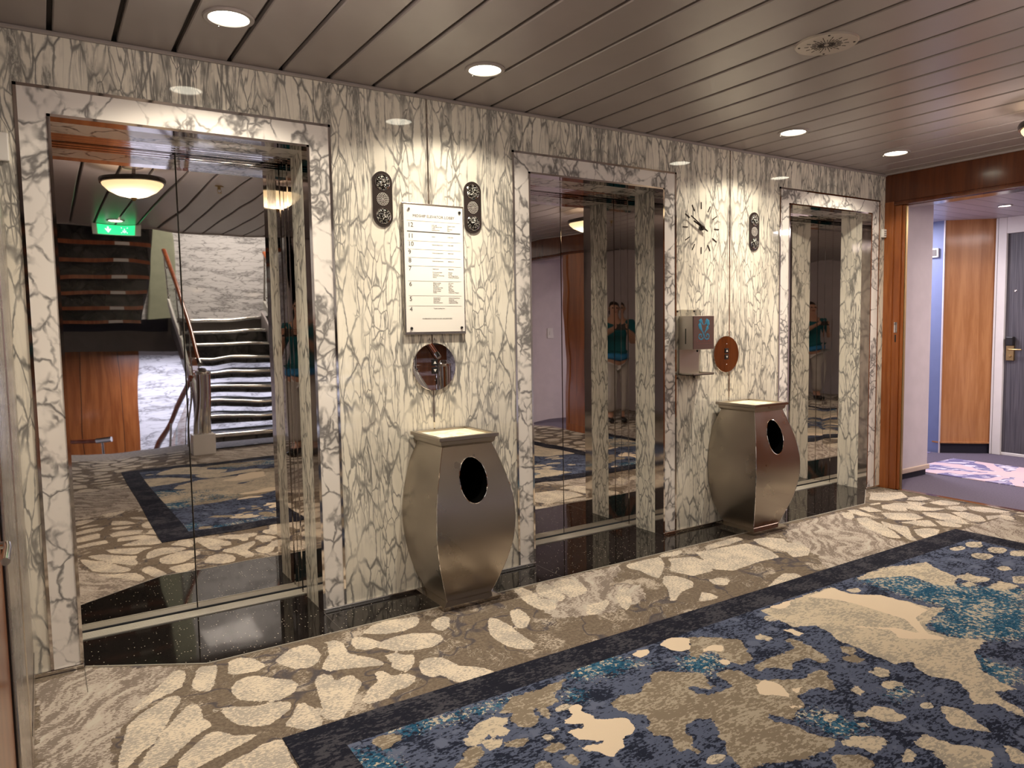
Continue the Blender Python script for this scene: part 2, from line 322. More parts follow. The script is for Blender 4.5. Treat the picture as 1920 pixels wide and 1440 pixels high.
# ------------------------------------------------------------------ mesh helpers
class MB:
    def __init__(s): s.bm = bmesh.new()
    def box(s, a, b, bev=0.0, seg=1):
        lo_ = [min(p, q) for p, q in zip(a, b)]; hi_ = [max(p, q) for p, q in zip(a, b)]; a, b = Vector(lo_), Vector(hi_)
        r = bmesh.ops.create_cube(s.bm, size=1.0); vs = r['verts']
        for v in vs:
            v.co = Vector((a.x + (v.co.x+0.5)*(b.x-a.x), a.y + (v.co.y+0.5)*(b.y-a.y), a.z + (v.co.z+0.5)*(b.z-a.z)))
        if bev:
            es = list({e for v in vs for e in v.link_edges})
            bmesh.ops.bevel(s.bm, geom=es, offset=bev, segments=seg, affect='EDGES', profile=0.5)
        return s
    def poly(s, pts, d):
        """closed outline (3-D points) pushed along vector d"""
        d = Vector(d); lo = [s.bm.verts.new(p) for p in pts]; hi = [s.bm.verts.new(Vector(p)+d) for p in pts]
        n = len(pts); s.bm.faces.new(lo[::-1]); s.bm.faces.new(hi)
        for i in range(n): s.bm.faces.new((lo[i], lo[(i+1) % n], hi[(i+1) % n], hi[i]))
        return s
    def tube(s, pts, r, seg=12, cap=True):
        pts = [Vector(p) for p in pts]; rings = []
        rs = r if hasattr(r, '__len__') else [r]*len(pts)
        for i, p in enumerate(pts):
            d = (pts[min(i+1, len(pts)-1)] - pts[max(i-1, 0)]).normalized()
            a = d.cross(Vector((0, 0, 1)) if abs(d.z) < 0.95 else Vector((1, 0, 0))).normalized(); b = d.cross(a)
            rings.append([s.bm.verts.new(p + (a*math.cos(2*PI*k/seg) + b*math.sin(2*PI*k/seg))*rs[i]) for k in range(seg)])
        for i in range(len(rings)-1):
            for k in range(seg):
                s.bm.faces.new((rings[i][k], rings[i][(k+1) % seg], rings[i+1][(k+1) % seg], rings[i+1][k]))
        if cap: s.bm.faces.new(rings[0][::-1]); s.bm.faces.new(rings[-1])
        return s
    def lathe(s, prof, c, axis='z', seg=40):
        """profile of (radius, height) spun about axis through c"""
        rings = []
        def P(r, h, a):
            x, y = r*math.cos(a), r*math.sin(a)
            return {'z': Vector((x, y, h)), 'y': Vector((x, h, y)), 'x': Vector((h, x, y))}[axis] + Vector(c)
        for r, h in prof:
            if r < 1e-6: rings.append([s.bm.verts.new(P(0, h, 0))])
            else: rings.append([s.bm.verts.new(P(r, h, 2*PI*k/seg)) for k in range(seg)])
        for i in range(len(rings)-1):
            A, B = rings[i], rings[i+1]
            for k in range(seg):
                k2 = (k+1) % seg
                if len(A) == 1 and len(B) == 1: continue
                if len(A) == 1: s.bm.faces.new((A[0], B[k], B[k2]))
                elif len(B) == 1: s.bm.faces.new((A[k], A[k2], B[0]))
                else: s.bm.faces.new((A[k], A[k2], B[k2], B[k]))
        return s
    def build(s, name, mat, parent=None, smooth=False, **tags):
        bm = s.bm; bmesh.ops.recalc_face_normals(bm, faces=bm.faces[:])
        me = bpy.data.meshes.new(name); bm.to_mesh(me); bm.free()
        if smooth:
            for p in me.polygons: p.use_smooth = True
            me.set_sharp_from_angle(angle=math.radians(38))
        me.materials.append(mat); return link(name, me, parent, **tags)

def wloc(o):
    v = Vector((0, 0, 0))
    while o is not None: v += o.location; o = o.parent
    return v
def link(name, me, parent=None, **tags):
    o = bpy.data.objects.new(name, me); COL.objects.link(o)
    if parent is not None:
        me.transform(Matrix.Translation(-wloc(parent))); o.parent = parent
    for k, v in tags.items():
        o[k] = v
    return o
def empty(name, loc, **tags):
    o = bpy.data.objects.new(name, None); COL.objects.link(o); o.location = loc; o.empty_display_size = 0.05
    for k, v in tags.items(): o[k] = v
    return o
def thing(name, loc, label, cat, group=None):
    t = dict(label=label, category=cat)
    if group: t['group'] = group
    return empty(name, loc, **t)
def centre_origin(o):
    """put a single-mesh thing's origin at its foot"""
    me = o.data; n = len(me.vertices); co = np.empty(n*3); me.vertices.foreach_get('co', co); co = co.reshape(-1, 3)
    c = Vector(((co[:, 0].min()+co[:, 0].max())/2, (co[:, 1].min()+co[:, 1].max())/2, co[:, 2].min()))
    me.transform(Matrix.Translation(-c)); o.location = c; return o
def light(name, typ, loc, energy, col, parent=None, size=0.05, rot=None, **kw):
    d = bpy.data.lights.new(name, typ); d.energy = energy; d.color = col
    if typ == 'AREA': d.size = size
    else: d.shadow_soft_size = size
    for k, v in kw.items(): setattr(d, k, v)
    if typ == 'SPOT':      # reflector profile: strong downwards, weak towards the rim of the cone
        d.use_nodes = True; nt = d.node_tree; em = nt.nodes['Emission']
        tc = nt.nodes.new('ShaderNodeTexCoord'); sx = nt.nodes.new('ShaderNodeSeparateXYZ'); nt.links.new(tc.outputs['Normal'], sx.inputs[0])
        def M_(op, x, y=0.0):
            nd = nt.nodes.new('ShaderNodeMath'); nd.operation = op
            for i_, v_ in ((0, x), (1, y)):
                if hasattr(v_, 'links'): nt.links.new(v_, nd.inputs[i_])
                else: nd.inputs[i_].default_value = v_
            return nd.outputs[0]
        sn = M_('SQRT', M_('SUBTRACT', 1.0, M_('MULTIPLY', sx.outputs[2], sx.outputs[2])))
        pr_ = M_('DIVIDE', 0.177, M_('POWER', M_('MAXIMUM', sn, 0.5), 2.5))
        nt.links.new(pr_, em.inputs['Strength'])
    o = bpy.data.objects.new(name, d); COL.objects.link(o)
    if typ == 'POINT': o.visible_glossy = False      # the bowl itself is what glows in reflections
    o.location = Vector(loc) - (wloc(parent) if parent else Vector((0, 0, 0)))
    if parent: o.parent = parent
    if rot: o.rotation_euler = rot
    return o
def copy_tree(o, parent=None):
    c = o.copy(); COL.objects.link(c); c.parent = parent
    for ch in list(o.children): copy_tree(ch, c)
    return c
def text_bm(mb, body, size, origin, right, up, depth=0.0006, align='LEFT', bold=0.0):
    """add extruded lettering to mb; origin is the baseline start"""
    cu = bpy.data.curves.new('lettering', 'FONT'); cu.body = body; cu.size = size; cu.align_x = align; cu.extrude = depth/2; cu.offset = bold
    cu.resolution_u = 2
    ob = bpy.data.objects.new('lettering', cu); COL.objects.link(ob)
    dg = bpy.context.evaluated_depsgraph_get(); dg.update()
    me = bpy.data.meshes.new_from_object(ob.evaluated_get(dg))
    r, u = Vector(right).normalized(), Vector(up).normalized(); n = r.cross(u)
    me.transform(Matrix(((r.x, u.x, n.x, origin[0]), (r.y, u.y, n.y, origin[1]), (r.z, u.z, n.z, origin[2]), (0, 0, 0, 1))))
    mb.bm.from_mesh(me); bpy.data.objects.remove(ob); bpy.data.curves.remove(cu); bpy.data.meshes.remove(me)


# ------------------------------------------------------------------ room sizes (metres)
H = 2.4
XE = 5.47                      # plane of the wooden doorway on the east side
DOORS = (0.549, 2.678, 4.811)  # centre lines of the three lifts
HO, HI, ZO, ZI = 0.583, 0.475, 2.20, 2.093
YD = 0.375                     # mirror door plane
ST = dict(kind='structure')

# ------------------------------------------------------------------ wall with the lifts
mb = MB()
xs = [-1.3] + [v for c in DOORS for v in (c-HO, c+HO)] + [XE]
for i in range(0, len(xs), 2): mb.box((xs[i], 0, 0), (xs[i+1], 0.06, H))
for c in DOORS: mb.box((c-HO, 0, ZO), (c+HO, 0.06, H))
mb.build('wall_north', M_WALL, **ST)
k = 1
for x in (1.612, 3.738):
    MB().box((x-0.0035, -0.003, 0.018), (x+0.0035, 0.0, H-0.014)).build('trim_%d' % k, M_CHROME, **ST); k += 1
# polished strip along the foot of the marble
mb = MB()
for i in range(0, len(xs), 2):
    a = max(xs[i], -0.09); b = xs[i+1]
    a2 = a - (HO-HI if i else 0); b2 = b + (HO-HI if b < XE-0.01 else 0)
    mb.box((a2, -0.011, 0.010), (b2, 0.0, 0.020), 0.003, 2); mb.box((a2, -0.004, 0.0), (b2, 0.0, 0.010))
mb.build('baseboard_north', M_CHROME2, **ST)
MB().box((-1.3, -0.014, H-0.016), (XE, 0.0, H), 0.004).build('trim_%d' % k, M_CEIL, **ST); k += 1
mb = MB().box((XE-0.03, -4.3, H-0.012), (XE-0.012, -0.014, H)); mb.build('trim_%d' % k, M_CEIL, **ST); k += 1

# ------------------------------------------------------------------ lifts
def lift(n, cx):
    root = empty('door_%d' % n, (cx, 0.0, 0.0), kind='structure')
    mb = MB()
    for s in (-1, 1): mb.box((cx+s*(HI+0.010), -0.003, 0.02), (cx+s*(HO-0.008), 0.05, ZO-0.004))
    mb.box((cx-HI-0.010, -0.003, ZI+0.008), (cx+HI+0.010, 0.05, ZO-0.009))
    mb.build('marble_surround', M_BLOT, root)
    mb = MB()
    for s in (-1, 1): mb.box((cx+s*(HO-0.009), -0.006, 0.02), (cx+s*(HO+0.002), 0.01, ZO+0.002))
    mb.box((cx-HO-0.002, -0.006, ZO-0.009), (cx+HO+0.002, 0.01, ZO+0.002))
    mb.build('outer_chrome_strip', M_CHROME, root)
    mb = MB()
    for s in (-1, 1): mb.box((cx+s*HI, -0.007, 0.004), (cx+s*(HI+0.011), 0.068, ZI+0.009))
    mb.box((cx-HI-0.011, -0.007, ZI), (cx+HI+0.011, 0.068, ZI+0.010))
    mb.build('inner_chrome_trim', M_CHROME, root)
    for s, nm in ((-1, 'jamb_left'), (1, 'jamb_right')):
        j = MB().box((cx+s*HI, 0.068, 0.004), (cx+s*(HI+0.03), 0.240, ZI+0.02)).build('marble_jamb', M_JAMB, root)
        j2 = MB().box((cx+s*(HI-0.001), 0.240, 0.004), (cx+s*(HI+0.03), YD+0.03, ZI+0.02)).build('steel_jamb', M_MIRROR, root)
        MB().box((cx+s*(HI-0.004), 0.306, 0.006), (cx+s*(HI-0.001), 0.311, ZI)).build('jamb_bead', M_CHROME, j2)
    MB().box((cx-HI, 0.068, ZI), (cx+HI, 0.240, ZI+0.03)).build('marble_head', M_BLOT, root)
    hd = MB().box((cx-HI, 0.240, ZI-0.001), (cx+HI, YD+0.03, ZI+0.03)).build('steel_head', M_MIRROR, root)
    mb = MB()
    for y in (0.262, 0.306, 0.350): mb.box((cx-HI, y, ZI-0.004), (cx+HI, y+0.003, ZI-0.001))
    mb.build('head_bead', M_CHROME, hd)
    for s in (-1, 1):
        MB().box((cx+s*0.0022, YD, 0.012), (cx+s*(HI-0.0015), YD+0.028, ZI-0.002), 0.0012).build('door_panel', M_MIRROR, root)
    MB().box((cx-0.0022, YD+0.012, 0.012), (cx+0.0022, YD+0.02, ZI-0.002)).build('door_seam', M_BLACK, root)
    mb = MB().box((cx-HI, 0.285, -0.01), (cx+HI, YD-0.006, 0.005))
    for q in range(9):
        y = 0.296 + q*0.0078; mb.box((cx-HI, y, 0.005), (cx+HI, y+0.004, 0.0068))
    mb.box((cx-HI, 0.283, 0.004), (cx+HI, 0.289, 0.0085))
    mb.build('ribbed_sill', M_SILL, root)
    MB().box((cx-HI, YD-0.006, -0.01), (cx+HI, YD+0.02, 0.001)).build('sill_groove', M_BLACK, root)
    return root
for i, c in enumerate(DOORS): lift(i+1, c)

# ------------------------------------------------------------------ granite strip in front of the lifts
mb = MB()
out = [(0.078, 0.0), (0.478, -0.246), (1.6, -0.247), (3.2, -0.249), (4.868, -0.250), (5.286, 0.0)]
inner = []
for c in DOORS[::-1]: inner += [(c+HI, 0.0), (c+HI, 0.285), (c-HI, 0.285), (c-HI, 0.0)]
inner = inner[1:-1]
mb.poly([(x, y, -0.02) for x, y in out + [p for p in inner]], (0, 0, 0.0235))
mb.build('granite_floor', M_GRANITE, **ST)
mb = MB()
for (a, b) in zip(out[:-1], out[1:]):
    d = (Vector(b)-Vector(a)).normalized(); n = Vector((d.y, -d.x))*0.004
    mb.poly([(a[0], a[1], 0), (b[0], b[1], 0), (b[0]+n.x, b[1]+n.y, 0), (a[0]+n.x, a[1]+n.y, 0)], (0, 0, 0.0045))
mb.build('trim_%d' % k, M_SILL, **ST); k += 1
mb = MB()
for c in DOORS:
    for s in (-1, 1): mb.box((c+s*HI-0.0008, -0.2465, 0.0033), (c+s*HI+0.0008, -0.01, 0.0038))
mb.build('trim_%d' % k, simple('granite_joint', (0.10, 0.09, 0.08), 0.5), **ST); k += 1

# ------------------------------------------------------------------ carpet (woven pattern outlines in millimetres)
STONES = [
    [339,-445,351,-483,335,-531,313,-561,287,-629,248,-704,236,-735,183,-790,148,-845,120,-875,133,-756,157,-652,171,-581,210,-523,257,-489,302,-449],
    [386,-549,396,-596,388,-667,407,-711,404,-740,349,-773,291,-836,236,-896,160,-910,182,-842,235,-743,261,-703,298,-637,332,-585,364,-550],
    [407,-778,428,-802,457,-847,520,-875,503,-892,429,-922,377,-940,322,-963,262,-979,283,-885,341,-825,381,-785],
    [571,-948,577,-957,575,-1012,566,-1185,337,-1030,416,-984,472,-969,507,-947,542,-943],
    [455,-255,507,-277,504,-318,464,-451,443,-486,402,-452,396,-404,424,-318,437,-271],
    [370,-225,395,-256,394,-310,364,-395,334,-411,285,-438,224,-477,194,-512,188,-486,255,-393,298,-336,345,-263],
    [579,-445,616,-457,663,-516,716,-566,726,-618,695,-672,640,-694,576,-662,544,-639,518,-610,510,-557,511,-508,539,-464],
    [555,-267,599,-260,639,-295,663,-371,659,-410,625,-422,547,-403,530,-377],
    [722,-352,793,-294,857,-290,878,-353,874,-428,841,-487,797,-506,753,-490,719,-424,706,-371],
    [919,-317,966,-317,986,-364,972,-466,991,-509,1036,-571,1054,-620,1051,-654,1000,-633,903,-594,854,-580,837,-548,857,-505,903,-433,929,-340],
    [794,-600,829,-590,851,-619,847,-676,882,-654,914,-656,928,-732,900,-776,870,-816,830,-882,781,-936,752,-937,735,-915,746,-824,765,-720,777,-653],
    [699,-740,709,-788,729,-835,718,-924,702,-944,655,-948,644,-925,608,-880,610,-861,647,-822,677,-766],
    [440,-626,487,-646,547,-687,614,-699,653,-715,669,-737,649,-780,613,-810,564,-840,527,-829,480,-782,459,-736,453,-679],
    [1037,-334,1072,-350,1095,-382,1116,-445,1188,-431,1258,-439,1335,-488,1357,-524,1348,-567,1319,-594,1279,-613,1227,-607,1168,-584,1133,-557,1105,-515,1083,-484,1047,-489,1013,-458,1006,-408],
    [1087,-311,1155,-263,1228,-252,1309,-272,1355,-285,1360,-317,1318,-378,1251,-400,1166,-383,1115,-347],
    [1367,-403,1419,-358,1458,-348,1475,-379,1435,-459,1389,-500,1368,-473],
    [1081,-579,1126,-574,1149,-612,1182,-635,1159,-690,1115,-749,1090,-744,1071,-712,1063,-679,1083,-652],
    [1164,-722,1192,-692,1231,-698,1265,-722,1275,-771,1286,-826,1329,-863,1357,-896,1370,-944,1302,-961,1246,-960,1212,-931,1200,-891,1194,-849,1160,-851,1136,-809,1147,-764],
    [991,-683,1025,-693,1037,-753,1087,-762,1107,-789,1100,-834,1052,-863,1000,-863,957,-903,885,-898,872,-867,939,-786,979,-764],
    [1620,-480,1644,-516,1651,-593,1642,-672,1637,-752,1639,-817,1599,-866,1557,-833,1529,-787,1522,-704,1534,-631,1572,-555],
    [1740,-470,1786,-472,1785,-530,1766,-601,1694,-675,1660,-655,1676,-592,1709,-524],
    [1902,-247,1950,-246,1961,-312,1942,-408,1965,-528,1926,-571,1883,-580,1857,-532,1853,-450,1874,-338],
    [2017,-283,2086,-272,2079,-395,2047,-482,2005,-516,1974,-473,1963,-401,1972,-342],
    [2136,-272,2215,-279,2234,-366,2191,-474,2109,-505,2062,-503,2084,-399,2085,-331],
    [2067,-620,2128,-623,2201,-612,2163,-668,2056,-730,1992,-713],
    [2360,-526,2380,-563,2260,-716,2175,-775,2187,-725,2239,-617],
    [2594,-289,2693,-276,2851,-288,2782,-396,2681,-484,2592,-547,2587,-494,2599,-400,2575,-343],
    [2862,-340,3001,-396,2999,-495,2910,-622,2764,-620,2739,-552,2724,-489,2811,-417],
    [2639,-532,2698,-573,2705,-676,2649,-730,2547,-749,2433,-818,2418,-807,2521,-685,2566,-602],
    [2626,-804,2648,-842,2644,-904,2583,-902,2518,-888],
    [3070,-340,3194,-367,3440,-399,3449,-488,3436,-572,3377,-680,3232,-662,2995,-683,2927,-608,3004,-471],
    [3192,-302,3323,-281,3505,-275,3493,-336,3354,-354,3153,-353],
    [3531,-364,3642,-392,3695,-466,3639,-527,3469,-565,3481,-462],
    [2871,-257,3030,-265,3018,-303,2946,-327,2849,-301],
    [2780,-705,2859,-713,2872,-771,2796,-812,2755,-771],
    [3619,-410,3670,-447,3650,-518,3570,-542,3505,-528,3497,-506],
    [3481,-574,3650,-518,3678,-588,3638,-688,3531,-747,3436,-723,3487,-640],
    [2945,-940,3072,-889,3173,-861,3222,-896,3203,-958,3040,-985,2946,-964],
    [4474,-441,4541,-469,4462,-617,4354,-767,4253,-870,4213,-807,4272,-670,4378,-515],
    [4532,-567,4516,-656,4535,-749,4354,-874,4277,-955,4260,-910,4389,-755,4446,-645],
    [4502,-801,4603,-837,4631,-895,4502,-946,4362,-949,4407,-877],
    [4732,-457,4823,-525,4890,-596,4820,-696,4724,-687,4622,-613,4654,-531],
    [4614,-279,4681,-305,4638,-410,4605,-495,4545,-429,4569,-337],
    [4726,-292,4822,-316,4780,-447,4685,-400],
    [4924,-343,5045,-359,5000,-471,4924,-532,4846,-474,4842,-401],
    [5056,-343,5133,-425,5122,-562,5188,-658,5066,-636,4967,-563,4996,-445],
    [5169,-376,5216,-437,5236,-501,5142,-505,5122,-441],
    [5255,-491,5409,-504,5431,-622,5364,-646,5251,-586],
    [5245,-629,5332,-670,5279,-748,5188,-749,5187,-680],
    [4960,-603,5012,-664,5064,-725,5021,-822,4900,-938,4861,-909,4862,-768,4894,-665],
    [4566,-653,4708,-696,4798,-742,4695,-846,4620,-811,4611,-706],
    [4809,-770,4859,-828,4835,-929,4775,-943,4721,-865],
    [5348,-706,5427,-764,5439,-844,5433,-953,5325,-895,5269,-787],
    [5114,-717,5191,-774,5165,-886,5053,-970,4969,-929,5049,-800],
    [5185,-901,5310,-950,5247,-1072,5156,-1125,5064,-1058,5066,-979],
    [4767,-994,4927,-996,4927,-1073,4841,-1193,4735,-1203,4752,-1092],
    [4946,-1049,5074,-1084,5101,-1163,4940,-1230,4918,-1122],
    [4894,-272,5016,-288,4953,-316,4865,-299],
    [5311,-327,5420,-355,5390,-439,5277,-432,5215,-360],
    [5211,-88,5432,-198,5303,-321,5091,-293,5006,-203],
    [4516,-298,4585,-327,4494,-414,4397,-448,4423,-383],
]
MIX = [
    [-81,-58,80,-20,382,-208,388,-292,366,-378,264,-449,195,-511,113,-668,115,-931,-72,-805],
    [3964,-292,4559,-284,4411,-458,4187,-822,4208,-939,3552,-974,3367,-974,3583,-769,3685,-492],
    [2036,-249,2565,-269,2533,-327,2306,-488,2461,-551,2357,-701,2248,-748,2085,-750,1853,-662,1874,-485],
]
TAUPE = [
    [1230,-1209,1316,-1149,1438,-1153,1561,-1140,1493,-1191,1445,-1216,1437,-1266,1379,-1269,1365,-1312,1328,-1357,1339,-1294,1350,-1239,1327,-1265,1313,-1317,1286,-1348,1252,-1344,1230,-1299,1229,-1269,1269,-1246],
    [1067,-1388,1043,-1405,1006,-1429,962,-1460,911,-1426,987,-1383,1013,-1351,1044,-1329,1075,-1342],
    [1227,-1463,1258,-1454,1301,-1478,1284,-1502,1237,-1504],
    [1157,-1515,1191,-1514,1202,-1546,1180,-1570,1138,-1542],
    [1145,-1363,1182,-1374,1220,-1392,1206,-1413,1170,-1415,1141,-1391],
    [1245,-1534,1283,-1531,1284,-1581,1253,-1596,1245,-1567],
    [818,-1112,875,-1128,901,-1156,859,-1186,822,-1200,809,-1187,803,-1148],
    [1577,-1362,1635,-1357,1704,-1370,1774,-1336,1807,-1335,1820,-1294,1882,-1298,1935,-1348,1984,-1388,1985,-1420,1951,-1470,1971,-1508,1921,-1491,1893,-1454,1866,-1436,1862,-1491,1889,-1521,2005,-1532,2021,-1482,2024,-1422,2093,-1431,2121,-1457,2112,-1496,2116,-1523,2111,-1545,2190,-1593,2273,-1644,2289,-1739,2221,-1692,2138,-1703,2102,-1755,2029,-1767,1997,-1785,1972,-1758,1946,-1705,1940,-1716,1934,-1762,1967,-1813,1972,-1882,2003,-1930,1948,-1962,1883,-1944,1843,-1950,1796,-1930,1706,-1897,1640,-1875,1646,-1855,1666,-1829,1667,-1797,1714,-1751,1720,-1719,1759,-1690,1777,-1634,1734,-1605,1679,-1617,1653,-1636,1647,-1687,1613,-1709,1607,-1747,1593,-1755,1596,-1714,1549,-1716,1561,-1682,1594,-1642,1583,-1625,1560,-1601,1570,-1561,1601,-1534,1619,-1496,1581,-1460,1563,-1427],
    [2094,-1239,2194,-1140,2343,-1276,2291,-1347,2241,-1426,2164,-1434,2157,-1395,2150,-1335,2182,-1300,2130,-1279,2070,-1308,2062,-1274],
    [2292,-1454,2376,-1463,2446,-1454,2483,-1457,2504,-1509,2496,-1561,2461,-1599,2420,-1591,2422,-1538,2347,-1527,2291,-1568,2260,-1534,2228,-1505,2182,-1505,2175,-1475],
    [2299,-1625,2363,-1624,2386,-1647,2340,-1678,2285,-1747,2257,-1740,2260,-1707,2194,-1673,2216,-1629,2265,-1638],
    [2606,-1551,2643,-1561,2649,-1595,2599,-1618,2561,-1592],
    [2533,-1608,2584,-1622,2588,-1674,2525,-1670,2508,-1632],
    [1914,-1981,1946,-1995,1991,-2025,1979,-2066,1920,-2110,1845,-2060],
    [2491,-1386,2527,-1388,2522,-1466,2484,-1581,2440,-1602,2432,-1565,2460,-1456],
]
PALE = [
    [1194,-1215,1234,-1253,1208,-1285,1171,-1279,1129,-1307,1086,-1331,1075,-1342,1044,-1329,1036,-1293,1081,-1264,1126,-1228],
    [1152,-1285,1188,-1285,1202,-1319,1165,-1345,1141,-1320],
    [1086,-1331,1131,-1321,1148,-1356,1115,-1387,1086,-1380,1082,-1355],
    [1252,-1409,1284,-1403,1290,-1430,1266,-1436],
    [1308,-1391,1333,-1394,1326,-1413,1305,-1417],
    [1326,-1517,1379,-1540,1372,-1561,1356,-1568,1322,-1545],
    [2497,-1736,2560,-1728,2571,-1768,2544,-1794,2497,-1786],
    [2442,-1809,2494,-1808,2522,-1846,2506,-1865,2442,-1844],
    [2323,-1773,2368,-1770,2344,-1822,2314,-1819],
    [2219,-1897,2281,-1883,2320,-1915,2305,-1986,2275,-1986,2222,-1964,2213,-1933],
    [2195,-1860,2220,-1882,2200,-1904,2179,-1885],
    [2083,-1834,2130,-1821,2140,-1853,2093,-1870,2065,-1856],
    [2138,-1920,2166,-1925,2172,-1958,2130,-1939],
    [2000,-1950,2064,-1958,2121,-1988,2127,-2028,2076,-2041,2030,-2044,2023,-2005,1990,-1966],
    [2460,-2016,2491,-2027,2496,-2066,2461,-2132,2434,-2179,2393,-2133,2379,-2095,2403,-2063],
    [2187,-2073,2261,-2070,2265,-2109,2267,-2154,2300,-2177,2336,-2235,2210,-2277,2123,-2219,2176,-2143,2175,-2100],
    [2095,-2088,2135,-2090,2127,-2118,2075,-2131,2052,-2116],
    [2389,-2237,2403,-2264,2389,-2305,2331,-2329,2312,-2292],
    [2665,-1500,2666,-1570,2645,-1650,2643,-1752,2714,-1768,2668,-1829,2649,-1891,2701,-1939,2661,-1995,2569,-2065,2627,-2104,2614,-2197,2659,-2178,2675,-2116,2714,-2066,2794,-2098,2805,-2059,2843,-1963,2954,-1892,3027,-1843,3139,-1845,3031,-1724,2987,-1693],
    [2654,-1126,2990,-1121,3184,-1127,3169,-1232,3298,-1447,3299,-1537,3357,-1577,3136,-1614,3053,-1658,3053,-1731,3107,-1850,2990,-1868,2878,-1935,2824,-1897,2699,-1771,2643,-1742,2663,-1641,2651,-1521,2694,-1457,2712,-1369,2621,-1318,2635,-1237],
    [3361,-1130,3536,-1107,3750,-1143,3924,-1186,3868,-1267,3803,-1409,3663,-1450,3615,-1399,3641,-1257,3492,-1187],
    [2408,-1293,2449,-1291,2464,-1344,2423,-1351,2398,-1322],
    [3833,-1394,3920,-1400,3890,-1471,3813,-1470,3789,-1435],
    [3766,-1556,3923,-1547,3925,-1635,3791,-1623],
    [3723,-1457,3791,-1471,3778,-1514,3711,-1500],
    [4115,-1443,4190,-1458,4147,-1505,4081,-1477],
]
CREAM = [
    [1368,-1375,1419,-1359,1428,-1324,1468,-1309,1485,-1331,1457,-1360,1473,-1396,1461,-1418,1491,-1444,1535,-1459,1555,-1482,1538,-1539,1507,-1555,1465,-1559,1432,-1602,1398,-1605,1373,-1622,1358,-1603,1358,-1578,1321,-1527,1330,-1516,1399,-1554,1407,-1537,1345,-1490,1346,-1426,1397,-1443,1416,-1427,1362,-1390],
    [2036,-1132,2113,-1099,2184,-1149,2108,-1226,2062,-1224,2041,-1187],
    [1883,-1136,1928,-1117,1967,-1136,1953,-1163,1893,-1171],
    [2151,-1256,2207,-1250,2242,-1275,2199,-1319,2170,-1284,2131,-1272],
    [2122,-1357,2154,-1366,2152,-1399,2119,-1403,2107,-1381],
    [2077,-1569,2131,-1558,2158,-1589,2148,-1630,2109,-1695,2078,-1651,2033,-1625],
    [2163,-1652,2210,-1667,2142,-1689],
    [2059,-1709,2091,-1758,2051,-1746],
    [2564,-1316,2603,-1331,2604,-1394,2560,-1392],
    [2968,-1137,3177,-1132,3162,-1226,3271,-1320,3286,-1454,3269,-1544,3137,-1562,3013,-1679,3033,-1764,2873,-1641,2926,-1569,2837,-1482,2835,-1456,2965,-1572,2987,-1661,3081,-1550,3083,-1413,3062,-1250],
    [2716,-1121,2883,-1124,2785,-1175,2746,-1162],
]
TEAL = [
    [3385,-1147,3630,-1212,3629,-1391,3881,-1670,3291,-1944,3059,-1782,3080,-1652,3244,-1583,3357,-1577,3359,-1366],
    [2029,-1767,2116,-1806,2128,-1875,2148,-1927,2064,-1945,2023,-1917,2036,-1861],
    [2415,-1860,2480,-1870,2486,-1909,2393,-1900],
    [2954,-1892,2951,-1959,2977,-2029,2862,-2086,2808,-2049,2854,-1957],
    [2015,-1270,2174,-1294,2098,-1395,2012,-1414,1955,-1336],
    [1650,-1072,1799,-1106,1887,-1222,1767,-1206,1619,-1192,1579,-1140],
    [1491,-1224,1536,-1244,1505,-1291,1469,-1277],
    [737,-1163,804,-1209,825,-1282,800,-1320,719,-1265],
    [872,-1112,1007,-1107,1118,-1143,1200,-1136,1321,-1141,1276,-1177,1155,-1168,1007,-1166,911,-1149],
]

def polys(L): return [np.array(q, float).reshape(-1, 2)/1000.0 for q in L]
def sdf(P, L, far=0.25):
    """signed distance to the nearest outline, positive inside"""
    out = np.full(len(P), -far)
    for Q in polys(L):
        lo, hi = Q.min(0)-far, Q.max(0)+far
        idx = np.where((P[:, 0] > lo[0]) & (P[:, 0] < hi[0]) & (P[:, 1] > lo[1]) & (P[:, 1] < hi[1]))[0]
        if not len(idx): continue
        p = P[idx]; d = np.full(len(p), 1e9); ins = np.zeros(len(p), bool)
        for i in range(len(Q)):
            a, b = Q[i], Q[(i+1) % len(Q)]; ab = b-a; L2 = max(ab@ab, 1e-12)
            t = np.clip(((p-a)@ab)/L2, 0, 1); d = np.minimum(d, np.hypot(*(p-a-t[:, None]*ab).T))
            c = (a[1] > p[:, 1]) != (b[1] > p[:, 1])
            with np.errstate(divide='ignore', invalid='ignore'):
                xx = (b[0]-a[0])*(p[:, 1]-a[1])/(b[1]-a[1]) + a[0]
            ins ^= c & (p[:, 0] < xx)
        out[idx] = np.maximum(out[idx], np.where(ins, d, -d))
    return out
def grid(x0, x1, y0, y1, step, hole=None):
    nx, ny = int(round((x1-x0)/step))+1, int(round((y1-y0)/step))+1
    X, Y = np.meshgrid(np.linspace(x0, x1, nx), np.linspace(y0, y1, ny)); P = np.stack([X.ravel(), Y.ravel()], 1)
    i = np.arange(nx*ny).reshape(ny, nx)
    Fq = np.stack([i[:-1, :-1], i[:-1, 1:], i[1:, 1:], i[1:, :-1]], -1).reshape(-1, 4)
    if hole is not None:
        c = P[Fq].mean(1); keep = ~((c[:, 0] > hole[0]) & (c[:, 0] < hole[1]) & (c[:, 1] > hole[2]) & (c[:, 1] < hole[3])); Fq = Fq[keep]
    return P, Fq
def mesh_from(name, P, Fq, z, attrs):
    me = bpy.data.meshes.new(name); V = np.concatenate([P, np.full((len(P), 1), z)], 1)
    me.from_pydata(V.tolist(), [], Fq.tolist())
    for n, a in attrs.items():
        at = me.attributes.new(n, 'FLOAT', 'POINT'); at.data.foreach_set('value', a.astype(np.float32))
    return me
rs = np.random.RandomState(5)
